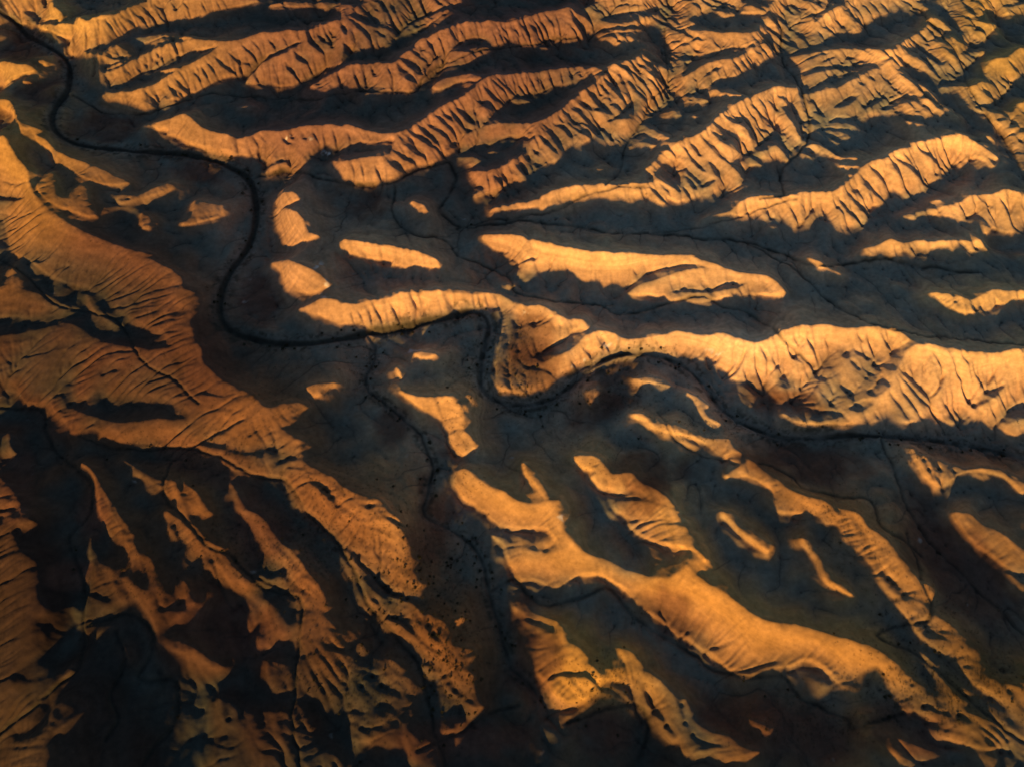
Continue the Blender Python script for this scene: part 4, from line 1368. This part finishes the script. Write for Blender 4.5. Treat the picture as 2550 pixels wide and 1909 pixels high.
spots = [s for s in spots if ok_spot(s[0], s[1])]
S = np.array(spots); S = np.column_stack([S, zat(S[:, 0], S[:, 1])])
pu, pv = project(S[:, 0], S[:, 1], S[:, 4]); pu *= 2212/2550; pv *= 2212/2550
dist = np.sqrt((S[:, 0])**2+(S[:, 1]-CAM[1])**2+CAM[2]**2); app = S[:, 2]/dist
inframe = (pu > 0) & (pu < 2212) & (pv > 0) & (pv < 1656)
# every single one of the 300 that show largest is a shrub of its own
order = np.argsort(-app*inframe)[:300]; single = np.zeros(len(S), bool); single[order] = True
ZONES = [  # test on (sheet x, sheet y, which wash), label, group
 (lambda x, y, n: n == 0 and x > 1000 and y < 800 and x < 1150, 'dark shrub where the main riverbed turns down its S bend', 'shrubs at the top of the S bend'),
 (lambda x, y, n: n == 0 and x > 1000 and x < 1260, 'dark shrub round the bottom loop of the S bend', 'shrubs round the bottom of the S bend'),
 (lambda x, y, n: n == 0 and 1260 <= x < 1560, 'dark shrub on the riverbed arch right of the S bend', 'shrubs on the river arch'),
 (lambda x, y, n: n == 0 and x >= 1560, 'dark shrub on the last river reach before the right edge', 'shrubs along the right river reach'),
 (lambda x, y, n: n == 0 and y > 560 and x > 640, 'dark shrub on the riverbed under the long sunlit ridge', 'shrubs on the river under the long ridge'),
 (lambda x, y, n: n == 0 and y > 560, 'dark shrub round the big left loop of the river', 'shrubs round the big left loop'),
 (lambda x, y, n: n == 0 and x > 200, 'dark shrub on the river above its big left loop', 'shrubs above the big left loop'),
 (lambda x, y, n: n == 0, 'dark shrub on the river in the top left corner', 'shrubs on the top left river'),
 (lambda x, y, n: n == 1 and y < 900, 'round dark shrub at the head of the central side wash', 'shrubs at the head of the side wash'),
 (lambda x, y, n: n == 1 and y < 1200, 'round dark shrub in the middle of the central side wash', 'shrubs midway down the side wash'),
 (lambda x, y, n: n == 1, 'round dark shrub at the bottom end of the central side wash', 'shrubs low on the side wash'),
 (lambda x, y, n: n < 50 and x < 500, 'dark shrub beside a narrow wash in the shaded lower left', 'shrubs beside the lower left washes'),
 (lambda x, y, n: n < 50 and x < 1000, 'dark shrub beside the wash along the lower left orange slope', 'shrubs beside the orange slope wash'),
 (lambda x, y, n: n < 50 and y < 900, 'dark shrub beside a thin wash among the upper ridges', 'shrubs beside the upper washes'),
 (lambda x, y, n: n < 50, 'dark shrub beside a thin wash among the lower right hills', 'shrubs beside the lower right washes'),
 (lambda x, y, n: x < 480 and y > 1100, 'small dark shrub on the dim bottom left slopes', 'shrubs on the bottom left slopes'),
 (lambda x, y, n: x < 800 and y > 1350, 'small dark shrub on the brown slope at the bottom, left of the side wash', 'shrubs on the brown bottom slope'),
 (lambda x, y, n: x < 800 and y > 1000, 'small dark shrub on the upper part of the lower left orange slope', 'shrubs on the upper orange slope'),
 (lambda x, y, n: x < 1000 and y > 1330, 'small dark shrub on the foot of the lower left orange slope', 'shrubs on the foot of the orange slope'),
 (lambda x, y, n: x < 1000 and y > 1150, 'small dark shrub on the middle of the lower left orange slope', 'shrubs on the middle of the orange slope'),
 (lambda x, y, n: x < 1150 and y > 900, 'small dark shrub on shaded ground near the side wash', 'shrubs on the shaded ground'),
 (lambda x, y, n: x < 700, 'small dark shrub on the broad dim hillside at the left', 'shrubs on the left hillside'),
 (lambda x, y, n: x < 1040, 'small dark shrub on the flat left of the S bend', 'shrubs on the flat left of the bend'),
 (lambda x, y, n: x < 1500 and y < 1000, 'small dark shrub on red ground inside the river bends', 'shrubs on the red ground'),
 (lambda x, y, n: y < 1050, 'small dark shrub on the flat along the right river reach', 'shrubs on the right flats'),
 (lambda x, y, n: x < 1600 and y > 1300, 'small dark shrub on the bright hummocks at the bottom centre', 'shrubs on the bottom hummocks'),
 (lambda x, y, n: y > 1300, 'small dark shrub on the hill ends in the bottom right corner', 'shrubs on the bottom right hills'),
 (lambda x, y, n: True, 'small dark shrub on the hills below the right river reach', 'shrubs on the lower right hills'),
]
for i in order:
    x, y, s, n, zz = S[i]; crown, stems = kinds[i % 6]; a = rng.uniform(0, 6.28)
    r = bpy.data.objects.new('shrub', None); C.collection.objects.link(r); r.location = (x, y, zz); r.rotation_euler = (0, 0, a)
    k = s*.85; r.scale = (k, k*rng.uniform(.8, 1.15), k*rng.uniform(.75, 1.1)); r.empty_display_size = .3
    for me in (crown, stems):
        c = bpy.data.objects.new(me.name.split('.')[0], me); C.collection.objects.link(c); c.parent = r
    for test, lab, grp in ZONES:
        if test(pu[i], pv[i], n): tag(r, lab, 'shrub', grp); break
# the thousands of smaller ones are one carpet of scrub
lo = [crown_arrays(50+s, 16) for s in range(5)]; VV, FF, base = [], [], 0
for i in np.where(~single & inframe)[0]:
    x, y, s, n, zz = S[i]; V_, F = lo[i % 5]; a = rng.uniform(0, 6.28); ca, sa = math.cos(a), math.sin(a); s *= .8
    W_ = V_*[1.5, 1.5, 1]; VV.append(np.stack([x+s*(W_[:, 0]*ca-W_[:, 1]*sa), y+s*(W_[:, 0]*sa+W_[:, 1]*ca), zz+s*V_[:, 2]*1.1-.1], 1)); FF.append(F+base); base += len(V_)
VV = np.vstack(VV); FF = np.vstack(FF); me = bpy.data.meshes.new('low_scrub'); me.vertices.add(len(VV)); me.vertices.foreach_set('co', VV.astype(np.float32).ravel())
me.loops.add(FF.size); me.loops.foreach_set('vertex_index', FF.ravel().astype(np.int32)); me.polygons.add(len(FF)); me.polygons.foreach_set('loop_start', np.arange(0, FF.size, 4, dtype=np.int32))
me.update(calc_edges=True); me.materials.append(leafm); o = bpy.data.objects.new('low_scrub', me); C.collection.objects.link(o)
tag(o, 'scattered low dark scrub dotting the washes and slopes', 'scrub', None, 'stuff')
print('shrubs', len(S), int(inframe.sum()))
